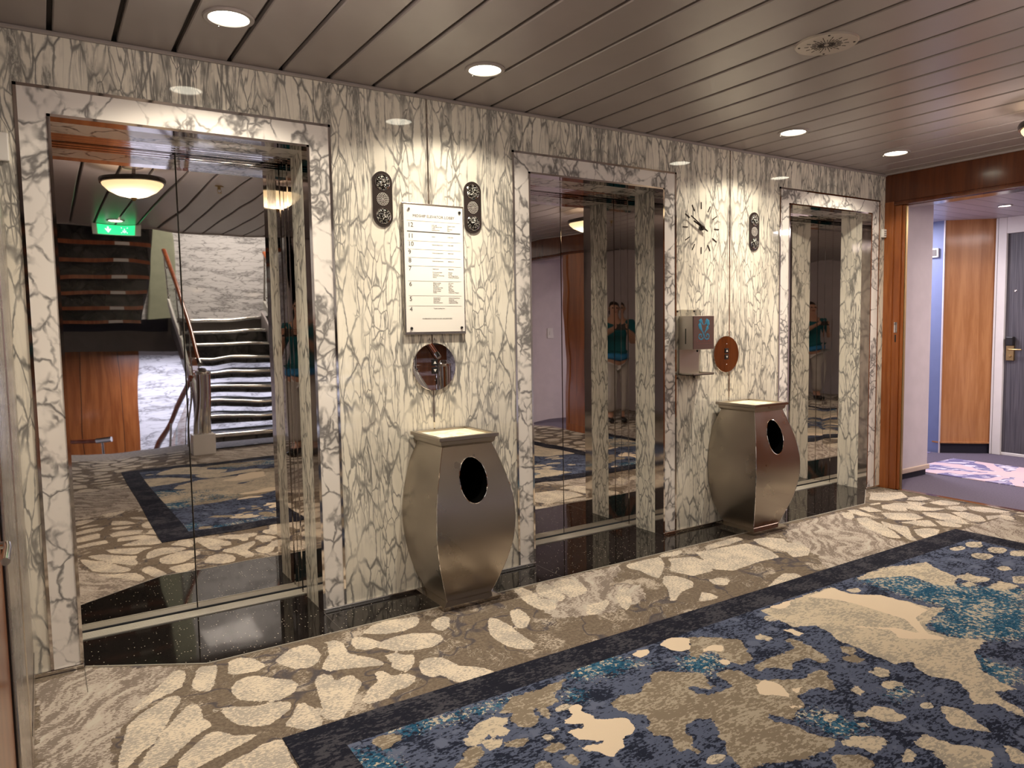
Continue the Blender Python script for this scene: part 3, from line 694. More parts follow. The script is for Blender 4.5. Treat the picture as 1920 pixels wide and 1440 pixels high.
RX0, RX1, RY0, RY1 = 0.577, 4.704, -3.76, -0.950
P, Fq = grid(-1.3, XE, -4.72, 0.0, 0.02, (RX0+0.03, RX1-0.03, RY0+0.03, RY1-0.03))
gx, gy = np.meshgrid(np.arange(-1.5, 5.8, 0.24), np.arange(-5.4, 0.2, 0.17))
S = np.stack([gx.ravel(), gy.ravel()], 1) + rs.uniform(-0.085, 0.085, (gx.size, 2))
Wp = P + 0.03*np.stack([np.sin(P[:, 1]*9+P[:, 0]*3), np.sin(P[:, 0]*8-P[:, 1]*4)], 1)
cell = np.empty(len(P))
for a in range(0, len(P), 4000):
    q = Wp[a:a+4000]; d = np.hypot(q[:, None, 0]-S[None, :, 0], q[:, None, 1]-S[None, :, 1]); d.partition(1, axis=1)
    cell[a:a+4000] = (d[:, 1]-d[:, 0])/2
cell = cell - 0.016 - 0.012*(1+np.sin(P[:, 0]*5+2)*np.sin(P[:, 1]*4))
band = (P[:, 1] > -0.96) | ((P[:, 0] < 0.62) & (P[:, 1] > -1.12))
stone = np.where(band, sdf(P, STONES), cell)
mixed = np.where(band, sdf(P, MIX), np.sin(P[:, 0]*2.1+1)*np.sin(P[:, 1]*1.9)*0.12-0.06)
stone = np.where((~band) & (mixed > 0.01), -0.1, stone)
me = mesh_from('floor', P, Fq, 0.0, dict(stone=stone, mixed=mixed)); me.materials.append(M_CARPET); link('floor', me, **ST)
MB().box((-1.3, -4.72, -0.18), (XE+0.1, 0.36, -0.012)).build('floor_slab', M_TAUPE, **ST)
MB().box((-1.3, -5.2, -0.18), (5.95, -4.72, 0.0)).build('landing_floor', simple('landing_carpet', (0.32, 0.28, 0.24), 0.95, var=0.2, scale=30), **ST)

rug = thing('rug', (2.64, -2.35, 0.0), 'large blue and cream abstract rug with a dark navy border set in the lobby carpet', 'rug')
B = 0.157
P, Fq = grid(RX0+B, RX1-B, RY0+B, RY1-B, 0.0165)
def blobs(n, seed, rmin, rmax):
    """further patches woven into the rest of the field"""
    r = np.random.RandomState(seed); out = []; tries = 0
    while len(out) < n and tries < 600:
        tries += 1
        cx, cy = r.uniform(0.8, 4.5), r.uniform(-3.6, -1.2); R = r.uniform(rmin, rmax); ph = r.uniform(0, 6.3, 4)
        q = []; ok = True
        for i in range(14):
            a = 2*PI*i/14; rr = R*(1+0.3*math.sin(2*a+ph[0])+0.2*math.sin(3*a+ph[1]))
            x, y = cx+rr*1.35*math.cos(a), cy+rr*0.8*math.sin(a)
            lim = -1.62-0.60*(x-1.3) if x < 2.35 else -2.36+(x-2.35)*0.43
            ok = ok and y < lim-0.03; q += [int(x*1000), int(y*1000)]
        if ok: out.append(q)
    return out
at = dict(taupe=sdf(P, TAUPE+blobs(7, 3, 0.10, 0.28)), pale=sdf(P, PALE+blobs(20, 4, 0.08, 0.34)), cream=sdf(P, CREAM+blobs(7, 6, 0.05, 0.17)), teal=sdf(P, TEAL+blobs(6, 9, 0.1, 0.35)))
me = mesh_from('field', P, Fq, 0.004, at); me.materials.append(M_RUG); link('field', me, rug)
mb = MB()
mb.box((RX0, RY1-B, 0.0005), (RX1, RY1, 0.004)); mb.box((RX0, RY0, 0.0005), (RX1, RY0+B, 0.004))
mb.box((RX0, RY0+B, 0.0005), (RX0+B, RY1-B, 0.004)); mb.box((RX1-B, RY0+B, 0.0005), (RX1, RY1-B, 0.004))
mb.build('border', M_BORDER, rug)

# ------------------------------------------------------------------ planked ceiling
mb = MB(); x = 0.088-0.2093*7
while x < XE-0.02:
    a, b = max(x+0.009, -1.3), min(x+0.2093-0.009, XE)
    y1 = -4.70
    pts = [(a, 0, H+0.022), (a, 0, H+0.004), (a+0.004, 0, H), (b-0.004, 0, H), (b, 0, H+0.004), (b, 0, H+0.022)]
    mb.poly(pts, (0, y1, 0)); x += 0.2093
mb.build('ceiling', M_CEIL, **ST)
MB().box((-1.3, -4.70, H+0.024), (XE+0.1, 0.06, H+0.05)).build('ceiling_backing', M_CEILGAP, **ST)
mb = MB().box((-1.3, -4.716, H-0.012), (5.95, -4.70, H+0.6)); mb.build('ceiling_edge', M_CEIL, **ST)

def disc(x, y, z, r, name, mat, parent, dz=0.004, seg=40, prof=None):
    return MB().lathe(prof or [(0, -dz), (r*0.96, -dz), (r, 0), (0, 0)], (x, y, z), seg=seg).build(name, mat, parent, smooth=True)
def downlight(x, y, z, label, grp, spot, col, lens, r=0.087):
    t = thing('ceiling_downlight', (x, y, z), label, 'ceiling light', grp)
    MB().lathe([(r*0.78, -0.001), (r*0.80, -0.007), (r*0.96, -0.008), (r, -0.004), (r, 0.0), (r*0.78, 0.0)], (x, y, z)).build('trim_ring', M_CEIL, t, smooth=True)
    MB().lathe([(0, -0.0035), (r*0.50, -0.0035), (r*0.52, -0.0022), (r*0.60, -0.0022), (r*0.62, -0.0035), (r*0.78, -0.002), (r*0.78, -0.0008), (0, -0.0008)], (x, y, z)).build('lens', lens, t, smooth=True)
    MB().lathe([(0, -0.004), (0.004, -0.004), (0.004, 0), (0, 0)], (x-0.02, y+r+0.006-0.018, z-0.006), seg=10).build('screw', M_CHROME2, t)
    light('lamp', 'SPOT', (x, y, z-0.018), spot, col, t, 0.045, spot_size=math.radians(142), spot_blend=0.22)
    return t
for x, lb in ((0.622, 'recessed round downlight above the leftmost lift'), (1.672, 'recessed round downlight in front of the wall directory'),
              (3.755, 'recessed round downlight between the middle lift and the far bin'), (4.818, 'recessed round downlight above the farthest lift, nearest the wooden doorway')):
    downlight(x, -0.452, H, lb, 'recessed downlights along the lift wall', SPOT_W, WARM, M_LENS)
downlight(0.69, -4.20, H, 'recessed downlight behind the green exit sign, seen in the lift mirror', None, 10.0, WARM, M_LENS)

def bowl(x, y, label):
    t = thing('bowl_ceiling_lamp', (x, y, H), label, 'ceiling lamp', 'alabaster bowl lamps')
    zr = 2.285; R = 0.195
    MB().lathe([(0, 0), (0.07, 0), (0.065, -0.02), (0.012, -0.028), (0.012, zr-H-0.07), (0, zr-H-0.07)], (x, y, H)).build('stem', M_DARKBR, t, smooth=True)
    MB().lathe([(R, 0.0), (R*0.95, -0.028), (R*0.78, -0.062), (R*0.5, -0.09), (R*0.2, -0.105), (0, -0.108), (0, -0.102), (R*0.5, -0.084), (R*0.76, -0.056), (R*0.94, -0.022), (R*0.97, 0.0)], (x, y, zr)).build('bowl', M_BOWL, t, smooth=True)
    MB().lathe([(R*0.955, -0.016), (R*1.03, -0.014), (R*1.045, 0.006), (R*1.02, 0.018), (R*0.96, 0.018), (R*0.955, -0.016)], (x, y, zr)).build('rim', M_DARKBR, t, smooth=True)
    MB().lathe([(0, -0.13), (0.010, -0.126), (0.016, -0.116), (0.022, -0.110), (0.0, -0.104)], (x, y, zr), seg=16).build('finial', M_BRASS, t, smooth=True)
    light('lamp', 'POINT', (x, y, zr-0.16), BOWL_W, SOFT, t, 0.12)
    light('lamp', 'POINT', (x, y, zr+0.05), BOWL_W*0.12, SOFT, t, 0.08)
bowl(0.57, -1.45, 'alabaster bowl lamp reflected at the top of the left lift doors')
bowl(4.45, -1.55, 'alabaster bowl lamp reflected in the middle lift doors')
bowl(2.92, -2.62, 'alabaster bowl lamp hanging over the middle of the rug')

t = thing('ceiling_speaker', (2.705, -1.382, H), 'round flat metal speaker grille with slots radiating from its centre', 'speaker')
MB().lathe([(0, -0.006), (0.116, -0.006), (0.121, 0.0), (0, 0)], (2.705, -1.382, H), seg=56).build('grille', simple('grille_metal', (0.52, 0.47, 0.42), 0.4, 0.6), t, smooth=True)
mb = MB()
for i in range(28):
    a = 2*PI*i/28; r0, r1 = (0.010, 0.034) if i % 2 else (0.018, 0.060)
    for (ra, rb) in ((r0, r1), (r1+0.006, r1+0.022)):
        n = Vector((-math.sin(a), math.cos(a), 0))*0.0013; u = Vector((math.cos(a), math.sin(a), 0)); c = Vector((2.705, -1.382, H-0.0070))
        mb.poly([c+u*ra-n, c+u*rb-n, c+u*rb+n, c+u*ra+n], (0, 0, 0.0012))
mb.build('slots', M_CEILGAP, t)
for a in (0.7, 2.27, 3.84, 5.41):
    MB().lathe([(0, -0.0085), (0.004, -0.008), (0.005, -0.006), (0, -0.006)], (2.705+0.102*math.cos(a), -1.382+0.102*math.sin(a), H), seg=10).build('screw', M_CEILGAP, t)

t = thing('fire_sprinkler', (1.22, -1.99, H), 'small brass sprinkler head on the planked ceiling', 'sprinkler')
MB().lathe([(0, 0), (0.03, 0), (0.03, -0.004), (0.011, -0.008), (0.011, -0.026), (0, -0.026)], (1.22, -1.99, H), seg=20).build('body', M_BRASS, t, smooth=True)
mb = MB().tube([(1.209, -1.99, H-0.024), (1.206, -1.99, H-0.038), (1.217, -1.99, H-0.048)], 0.0022, 8).tube([(1.231, -1.99, H-0.024), (1.234, -1.99, H-0.038), (1.223, -1.99, H-0.048)], 0.0022, 8)
mb.build('yoke', M_BRASS, t); MB().lathe([(0, -0.052), (0.016, -0.052), (0.016, -0.049), (0, -0.048)], (1.22, -1.99, H), seg=16).build('deflector', M_BRASS, t)

# ------------------------------------------------------------------ lift lanterns
def lantern(x, zc, label, w=0.097, h=0.254):
    t = thing('lift_lantern', (x, -0.001, zc), label, 'lift indicator', 'lift arrival lanterns'); r = w/2
    pts = [(x+r*math.cos(a), -0.001, zc+(h/2-r)+r*math.sin(a)) for a in np.linspace(0, PI, 20)] + [(x+r*math.cos(a), -0.001, zc-(h/2-r)+r*math.sin(a)) for a in np.linspace(PI, 2*PI, 20)]
    MB().poly(pts, (0, -0.007, 0)).build('back_plate', M_DARKBR, t)
    for s in (1, -1):
        z = zc+s*(h/2-r)*0.98
        MB().lathe([(0.0345, -0.008), (0.0375, -0.011), (0.034, -0.013), (0.0325, -0.010)], (x, 0, z), 'y', 28).build('bezel', M_CHROME2, t, smooth=True)
        mb = MB(); rings = []
        for rr, hh, off in ((0.033, -0.009, 0), (0.024, -0.017, 0.5), (0.012, -0.021, 0), (0, -0.022, 0)):
            if rr == 0: rings.append([mb.bm.verts.new((x, hh, z))]); continue
            rings.append([mb.bm.verts.new((x+rr*math.cos(2*PI*(i+off)/16), hh, z+rr*math.sin(2*PI*(i+off)/16))) for i in range(16)])
        for A, Bq in zip(rings[:-1], rings[1:]):
            for i in range(16):
                j = (i+1) % 16
                if len(Bq) == 1: mb.bm.faces.new((A[i], A[j], Bq[0]))
                else: mb.bm.faces.new((A[i], A[j], Bq[i])); mb.bm.faces.new((A[j], Bq[j], Bq[i]))
        ln = mb.build('faceted_lens', mat_lens, t)
    mb = MB()
    for ri, nn in ((0.004, 4), (0.010, 8), (0.016, 12), (0.022, 18), (0.028, 24)):
        for i in range(nn):
            a = 2*PI*i/nn; mb.box((x+ri*math.cos(a)-0.0016, -0.0092, zc+ri*math.sin(a)-0.0016), (x+ri*math.cos(a)+0.0016, -0.008, zc+ri*math.sin(a)+0.0016))
    mb.build('speaker_dots', M_SIGN, t)
t_ = NT('faceted_crystal'); vv = t_.vor(t_.pos(), 150.0, 'F1')
t_.base(t_.mix(t_.step(vv, 0.30, 0.45), (0.9, 0.88, 0.80), (0.02, 0.018, 0.016))).p(Roughness=0.08, Metallic=0.55); t_.bump(vv, 0.004); mat_lens = t_.m
lantern(1.373, 1.896, 'dark lift lantern with two glass lenses just left of the wall directory')
lantern(1.853, 1.892, 'dark lift lantern with two glass lenses just right of the wall directory')
lantern(3.968, 1.891, 'dark lift lantern with two glass lenses between the clock and the far lift', 0.094, 0.248)

# ------------------------------------------------------------------ directory
sx0, sx1, sz0, sz1 = 1.466, 1.790, 1.268, 1.886
t = thing('wall_directory', (1.628, -0.004, sz0), 'white elevator lobby directory board listing deck numbers 12 to 4', 'sign')
MB().box((sx0-0.004, -0.018, sz0-0.004), (sx1+0.004, -0.004, sz1+0.004), 0.003, 2).build('frame', M_STEEL, t)
MB().box((sx0+0.004, -0.020, sz0+0.010), (sx1-0.004, -0.018, sz1-0.006)).build('sign_face', M_SIGN, t)
SW, SH = sx1-sx0, sz1-sz0
X_, Z_ = (lambda f: sx0+SW*f), (lambda f: sz1-SH*f)
yy = -0.0206
mb = MB(); text_bm(mb, 'MIDSHIP ELEVATOR LOBBY', 0.0185, (X_(0.50), yy, Z_(0.102)), (1, 0, 0), (0, 0, 1), align='CENTER')
for n, f in (('12', .178), ('11', .262), ('10', .323), ('9', .386), ('8', .449), ('7', .511), ('6', .630), ('5', .744), ('4', .823)):
    m2 = MB(); text_bm(m2, n, 0.030, (X_(0.07), yy, Z_(f)), (1, 0, 0), (0, 0, 1)); m2.build('deck_number', M_INK, t)
mb.build('title_lettering', M_INK, t)
rows = [(.152, ['Lido Café', 'Trident Bar & Grill', 'Tastes', 'Seahorse Pool'], ['Fitness Centre', 'Spa', 'Jade Pool', 'Salon']),
 (.240, ['Suites'], ['1100-1126']), (.303, ['Suites & Staterooms'], ['1000-1098']), (.366, ['Suites & Staterooms'], ['9000-9104']), (.429, ['Suites & Staterooms'], ['8000-8118']),
 (.490, ['Staterooms'], ['7000-7046']), (.516, ['Promenade Deck', 'Card Room', 'Computer University', 'Library'], ['Fantasia', 'Waves', 'The Vintage Room', 'Walking Promenade']),
 (.598, ['Galaxy Lounge', 'Starlite Club', 'The Bistro', 'Connoisseur Club', 'Avenue Saloon', 'Bridge Lounge', 'Casino'], ['Silk Road', 'Prego', 'Sushi Bar', 'Shops', 'Boutique', 'The Studio', 'Hollywood Theatre']),
 (.715, ['Crystal Cove', 'Crystal Plaza', 'Front Desk', 'Shore Excursions'], ['Crystal Dining Room', 'Concierge', 'Medical Centre', 'Staterooms 5000']), (.797, ['Tender Landing Area'], [])]
mb = MB()
for f, A, Bc in rows:
    for c, L in ((0.46, A), (0.72, Bc)):
        for i, s_ in enumerate(L): text_bm(mb, s_, 0.0072, (X_(c), yy, Z_(f+0.0125*i+0.008)), (1, 0, 0), (0, 0, 1))
text_bm(mb, 'IN EMERGENCY PLEASE DO NOT USE ELEVATORS', 0.0072, (X_(0.52), yy, Z_(0.885)), (1, 0, 0), (0, 0, 1), align='CENTER')
mb.build('small_lettering', M_INKG, t)
mb = MB()
for f in (.130, .283, .347, .410, .474, .590, .703, .782): mb.box((X_(.06), yy-0.0002, Z_(f)-0.0004), (X_(.94), yy+0.0004, Z_(f)+0.0004))
mb.build('ruled_lines', M_INKG, t)
MB().box((X_(.06), yy-0.0002, Z_(.212)-0.0022), (X_(.94), yy+0.0004, Z_(.212)+0.0022)).build('thick_line', M_INK, t)
for fx, fz in ((.09, .045), (.93, .045), (.09, .955), (.93, .955)):
    MB().lathe([(0, -0.027), (0.006, -0.026), (0.0065, -0.021), (0, -0.021)], (X_(fx), 0, Z_(fz)), 'y', 20).build('standoff_screw', M_BLACK if fx > .5 or fz > .5 else M_CHROME2, t, smooth=True)

# ------------------------------------------------------------------ call buttons
def call_plate(x, z, label):
    t = thing('call_button_plate', (x, -0.001, z), label, 'lift call panel', 'lift call panels')
    MB().lathe([(0, -0.001), (0.1165, -0.001), (0.1165, -0.007), (0.1150, -0.0085), (0, -0.0085)], (x, 0, z), 'y', 72).build('mirror_disc', M_DISC, t, smooth=True)
    for s in (1, -1):
        zz = z+s*0.0195+0.002
        b = MB().box((x-0.0165, -0.0125, zz-0.0165), (x+0.0165, -0.0085, zz+0.0165), 0.003, 2).build('button', M_BLACK, t)
        MB().poly([(x-0.008, -0.0133, zz-s*0.006), (x+0.008, -0.0133, zz-s*0.006), (x, -0.0133, zz+s*0.008)], (0, 0.0008, 0)).build('arrow', M_WHITE, b)
    for s in (1, -1):
        MB().lathe([(0, -0.0115), (0.003, -0.0105), (0.003, -0.0085), (0, -0.0085)], (x, 0, z+s*0.066), 'y', 12).build('screw', M_CHROME2, t)
call_plate(1.619, 1.106, 'round mirror plate with up and down call buttons below the directory')
call_plate(3.706, 1.099, 'round mirror plate with call buttons right of the steel dispenser')

# ------------------------------------------------------------------ clock
cx, cz = 3.479, 1.886
t = thing('wall_clock', (cx, -0.002, cz), 'faceless wall clock of twelve dark bars with two hands on the marble', 'clock')
for i in range(12):
    a = 2*PI*i/12; u = Vector((math.sin(a), 0, math.cos(a))); n = Vector((math.cos(a), 0, -math.sin(a)))*0.0026; c = Vector((cx, -0.001, cz))
    MB().poly([c+u*0.116-n, c+u*0.158-n, c+u*0.158+n, c+u*0.116+n], (0, -0.003, 0)).build('hour_bar', M_DARKBR, t)
def hand(ang, r0, r1, w, y, nm):
    a = math.radians(ang); u = Vector((math.sin(a), 0, math.cos(a))); n = Vector((math.cos(a), 0, -math.sin(a)))*w; c = Vector((cx, y, cz))
    MB().poly([c-u*r0-n, c+u*r1-n, c+u*r1+n, c-u*r0+n], (0, -0.003, 0)).build(nm, M_DARKBR, t)
hand(295, 0.035, 0.090, 0.0046, -0.016, 'hour_hand'); hand(301, 0.04, 0.128, 0.0036, -0.022, 'minute_hand')
MB().lathe([(0, -0.027), (0.008, -0.027), (0.009, -0.014), (0.016, -0.012), (0.016, -0.001), (0, -0.001)], (cx, 0, cz), 'y', 24).build('hub', M_DARKBR, t, smooth=True)

# ------------------------------------------------------------------ hand sanitiser dispenser
dx0, dx1, dz0, dz1, dy = 3.283, 3.466, 1.140, 1.345, -0.122
t = thing('hand_sanitiser_dispenser', (3.375, -0.003, 0.985), 'steel hand sanitiser dispenser with a blue twin seahorse emblem and drip tray', 'dispenser')
MB().box((3.262, -0.0045, 0.955), (3.478, -0.001, 1.385)).build('acrylic_back_panel', M_ACRYL, t)
MB().box((dx0, -0.012, 0.985), (dx1-0.015, -0.0045, 1.16)).build('back_plate', M_STEELM, t)
MB().box((dx0, dy+0.004, dz0), (dx1, -0.0045, dz1), 0.004, 2).build('housing', M_STEELM, t)
MB().box((dx0+0.002, dy-0.001, dz0+0.002), (dx1-0.002, dy+0.004, dz1-0.002), 0.002).build('front_plate', M_PLATE, t)
MB().box((dx0-0.0008, -0.066, dz0+0.035), (dx0+0.002, -0.058, dz0+0.128)).build('level_slot', M_BLACK, t)
mb = MB().box((dx0, dy, 0.985), (dx1, -0.0045, 0.989)); mb.box((dx0, dy, 0.985), (dx1, dy+0.003, 0.998)); mb.box((dx0, dy, 0.985), (dx0+0.003, -0.0045, 0.998)); mb.box((dx1-0.003, dy, 0.985), (dx1, -0.0045, 0.998))
mb.build('drip_tray', M_STEELM, t)
MB().tube([(3.375, -0.07, dz0), (3.375, -0.07, dz0-0.016)], [0.008, 0.005], 12).build('nozzle', M_BLACK, t)
mb = MB(); cxx, czz = 3.3745, 1.272
for s in (-1, 1):
    def q(u, v): return (cxx+s*u, dy-0.0014, czz+v)
    mb.tube([q(0.010, 0.026), q(0.017, 0.032), q(0.024, 0.028), q(0.026, 0.014), q(0.022, 0.000), q(0.014, -0.010)], [0.003, 0.008, 0.009, 0.010, 0.009, 0.005], 8)
    mb.tube([q(0.014, 0.024), q(0.008, 0.017), q(0.003, 0.012)], [0.004, 0.003, 0.0015], 8)
    sp = [q(0.020+r*math.cos(a), -0.036+r*math.sin(a)) for r, a in [(0.018-0.0012*i, 3.0+0.60*i) for i in range(13)]]
    mb.tube([q(0.015, -0.010), q(0.006, -0.020)] + sp, 0.0030, 8)
bmesh.ops.scale(mb.bm, vec=(1.4, 0.12, 1.4), space=Matrix.Translation((-cxx, -(dy-0.0014), -czz)), verts=mb.bm.verts[:])
mb.build('seahorse_emblem', M_TEALINK, t)
mb = MB(); text_bm(mb, 'C R Y S T A L', 0.023, (cxx, dy-0.0012, 1.188), (1, 0, 0), (0, 0, 1), align='CENTER'); mb.box((dx0+0.022, dy-0.0016, 1.176), (dx1-0.022, dy-0.001, 1.1772))
mb.build('lettering', M_REDINK, t)
for (sx, sz) in ((3.272, 1.372), (3.415, 1.374), (3.272, 0.966), (3.415, 0.966)):
    MB().lathe([(0, -0.010), (0.005, -0.009), (0.006, -0.0045), (0, -0.0045)], (sx, 0, sz), 'y', 14).build('screw', M_DARKBR, t)

# small white boxes on the marble
t = thing('wall_alarm_box', (5.444, -0.001, 1.959), 'small white ribbed box on the marble beside the wooden doorway', 'alarm box')
MB().box((5.420, -0.022, 1.928), (5.462, -0.001, 1.990), 0.003, 2).build('case', M_WHITE, t)
mb = MB()
for i in range(3): mb.box((5.430, -0.0232, 1.941+0.014*i), (5.456, -0.022, 1.946+0.014*i))
mb.build('vents', M_TAUPE, t)
t = thing('wall_thermostat', (-0.095, -0.001, 1.965), 'plain white box on the marble at the left edge, above the steel frame', 'thermostat')
MB().box((-0.150, -0.020, 1.915), (-0.058, -0.001, 2.015), 0.004, 2).build('case', M_WHITE, t)
MB().box((-0.120, -0.0212, 1.955), (-0.095, -0.020, 1.972)).build('display', M_TAUPE, t)

# ------------------------------------------------------------------ pot-bellied steel bins
def prof(z):
    """half width of the belly at height z"""
    u = (z-0.031)/(0.762-0.031); return 0.118+0.084*math.sin(PI*min(max(u, 0), 1))**1.0*(1.0-0.04*(u-0.5)) + 0.010*u
def bin_(cx, cy, label):
    t = thing('steel_bin', (cx, cy, 0.0), label, 'bin', 'pot-bellied steel bins')
    N = 36; zs = [0.031+(0.762-0.031)*i/N for i in range(N+1)]; back = 0.155
    mb = MB(); bm = mb.bm
    # three plain sides, each a sheet bent in height only
    cor = []
    for z in zs:
        h = prof(z); hb = min(h, -cy-0.006)
        cor.append([(cx-h, cy-h, z), (cx+h, cy-h, z), (cx+h, cy+hb, z), (cx-h, cy+hb, z)])
    V = [[bm.verts.new(p) for p in c] for c in cor]
    for i in range(N):
        for a, b in ((1, 2), (2, 3), (3, 0)): bm.faces.new((V[i][a], V[i][b], V[i+1][b], V[i+1][a]))
    # front sheet with the oval mouth
    ez, ea, eb = 0.598, 0.072, 0.104; M = 64; K = 14
    def S(u, z): return Vector((cx+u, cy-prof(z), z))
    z0, z1 = zs[0], zs[-1]
    rings = []
    for m in range(M):
        a = 2*PI*m/M; du, dz = math.cos(a)*ea, math.sin(a)*eb
        lo, hi = 0.0, 12.0
        for _ in range(40):
            k_ = (lo+hi)/2; u, z = du*(1+k_), ez+dz*(1+k_)
            if z0 <= z <= z1 and abs(u) <= prof(z): lo = k_
            else: hi = k_
        rings.append([S(du*(1+lo*(j/K)**1.0), min(max(ez+dz*(1+lo*(j/K)), z0), z1)) for j in range(K+1)])
    RV = [[bm.verts.new(p) for p in r] for r in rings]
    for m in range(M):
        n_ = (m+1) % M
        for j in range(K): bm.faces.new((RV[m][j], RV[n_][j], RV[n_][j+1], RV[m][j+1]))
    # fill the corners of the front sheet
    for (sx, zz) in ((-1, z0), (1, z0), (-1, z1), (1, z1)):
        c = bm.verts.new(S(sx*prof(zz), zz)); best = None
        ang = math.atan2((zz-ez)/eb, sx*prof(zz)/ea) % (2*PI); m = int(ang/(2*PI)*M) % M; n_ = (m+1) % M
        pts = [RV[m][K], RV[n_][K]]
        ea_, eb_ = pts[0].co, pts[1].co
        bm.faces.new((pts[0], c, pts[1]))
    body = mb.build('body', M_BRUSH, t, smooth=True)
    for q in body.data.polygons: q.use_smooth = True
    body.data.set_sharp_from_angle(angle=math.radians(30))
    # welded seams on the two front edges
    mb = MB()
    for s in (-1, 1): mb.tube([(cx+s*prof(z), cy-prof(z), z) for z in zs], 0.0016, 6)
    mb.build('edge_seam', M_CHROME2, body, smooth=True)
    # rolled lip and dark inside
    mb = MB(); lip = [S(ea*math.cos(2*PI*m/48), ez+eb*math.sin(2*PI*m/48)) for m in range(49)]
    mb.tube(lip, 0.0022, 6, cap=False); mb.build('mouth_lip', M_CHROME2, body, smooth=True)
    mb = MB().box((cx-0.10, cy-0.105, 0.20), (cx+0.10, cy+0.10, 0.735)); mb.bm.faces.ensure_lookup_table()
    lin = MB(); bm2 = lin.bm
    A = [bm2.verts.new(p + Vector((0, 0.001, 0))) for p in lip[:-1]]; Bq = [bm2.verts.new(Vector((p.x, cy+0.06, p.z))) for p in lip[:-1]]
    for i in range(48): bm2.faces.new((A[i], A[(i+1) % 48], Bq[(i+1) % 48], Bq[i]))
    bm2.faces.new(Bq); mb.bm.free()
    lin.build('liner', M_BLACKHOLE, body)
    # stepped collar, lid frame, sand tray
    def ring(prof_, nm, mat, par):
        m_ = MB(); R_ = []
        for h, z in prof_:
            R_.append([m_.bm.verts.new((cx+a*h, cy+b*min(h, 0.156), z)) for a, b in ((-1, -1), (1, -1), (1, 1), (-1, 1))])
        for A_, B_ in zip(R_[:-1], R_[1:]):
            for i in range(4): m_.bm.faces.new((A_[i], A_[(i+1) % 4], B_[(i+1) % 4], B_[i]))
        m_.bm.faces.new(R_[0][::-1]); m_.bm.faces.new(R_[-1]); return m_.build(nm, mat, par)
    ring([(0.127, 0.750), (0.131, 0.754), (0.141, 0.765), (0.144, 0.781), (0.150, 0.785)], 'collar', M_BRUSH, t)
    m_ = MB(); a, i_ = 0.1555, 0.134
    for p, q in (((-a, -a), (a, -i_)), ((-a, i_), (a, a)), ((-a, -i_), (-i_, i_)), ((i_, -i_), (a, i_))):
        m_.box((cx+p[0], cy+p[1], 0.785), (cx+q[0], cy+min(q[1], 0.1555), 0.801), 0.001)
    m_.build('lid_frame', M_BRUSH, t)
    m_ = MB(); n = 12
    G = [[m_.bm.verts.new((cx-0.134+0.268*i/n, cy-0.134+0.268*j/n, 0.792+0.012*math.sin(PI*i/n)*math.sin(PI*j/n))) for i in range(n+1)] for j in range(n+1)]
    for j in range(n):
        for i in range(n): m_.bm.faces.new((G[j][i], G[j][i+1], G[j+1][i+1], G[j+1][i]))
    m_.build('sand_tray', M_SAND, t, smooth=True)
    ring([(0.1515, 0.004), (0.1515, 0.020), (0.122, 0.0315)], 'plinth', M_PLINTH, t)
    return t
M_BLACKHOLE = simple('black_liner', (0.002, 0.002, 0.002), 0.9); M_BLACKHOLE.node_tree.nodes['Principled BSDF'].inputs['Specular IOR Level'].default_value = 0.0
M_PLINTH = mat_mirror('polished_plinth_steel', (0.52, 0.47, 0.42), rough=0.11)
bin_(1.634, -0.165, 'pot-bellied brushed steel bin with oval mouth under the directory, nearer the camera')
bin_(3.748, -0.175, 'pot-bellied darker steel bin with oval mouth under the clock and dispenser')

# ------------------------------------------------------------------ east side: wooden doorway
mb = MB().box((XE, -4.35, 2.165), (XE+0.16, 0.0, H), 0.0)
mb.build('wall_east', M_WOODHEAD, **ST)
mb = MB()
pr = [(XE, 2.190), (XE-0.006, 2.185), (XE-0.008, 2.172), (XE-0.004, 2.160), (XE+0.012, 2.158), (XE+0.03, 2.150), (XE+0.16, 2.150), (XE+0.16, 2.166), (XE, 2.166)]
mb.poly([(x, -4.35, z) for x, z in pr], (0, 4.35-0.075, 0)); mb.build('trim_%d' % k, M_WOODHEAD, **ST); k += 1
def post(y0, y1, sgn, kk):
    """casing post standing at the side of the doorway, stepped towards the opening"""
    mb = MB().box((XE-0.004, y0, 0.0), (XE+0.10, y0+sgn*0.070, 2.19), 0.002)
    mb.box((XE+0.006, y0+sgn*0.070, 0.0), (XE+0.07, y0+sgn*0.078, 2.16))
    mb.box((XE-0.001, y0+sgn*0.078, 0.0), (XE+0.045, y0+sgn*0.128, 2.158), 0.006, 3)
    mb.box((XE+0.012, y0+sgn*0.128, 0.0), (XE+0.042, y0+sgn*0.150, 2.156), 0.004, 2)
    o = mb.build('trim_%d' % kk, M_WOOD, **ST)
    MB().box((XE+0.018, y0+sgn*0.150, 0.0), (XE+0.040, y0+sgn*0.158, 2.15)).build('brass_edge', M_BRASS, o)
    if sgn < 0:
        MB().box((XE-0.0035, y0-0.090, 1.205), (XE+0.001, y0-0.116, 1.285), 0.001).build('strike_plate', M_CHROME2, o)
        MB().box((XE-0.003, y0-0.098, 1.135), (XE+0.0, y0-0.108, 1.190)).build('latch_slot', M_BLACK, o)
post(0.0, 0, -1, k); k += 1
post(-4.35, 0, 1, k); k += 1
MB().box((XE, -3.30, 0.0), (XE+0.12, -1.15, 2.165)).build('wall_east.001', M_WOOD, **ST)
mb = MB()
for y in (-3.30, -1.15): mb.box((XE-0.012, y-0.04, 0.0), (XE+0.13, y+0.04, 2.16), 0.008, 2)
mb.box((XE-0.010, -3.26, 0.0), (XE, -1.19, 0.09), 0.003)
mb.build('trim_%d' % k, M_WOOD, **ST); k += 1
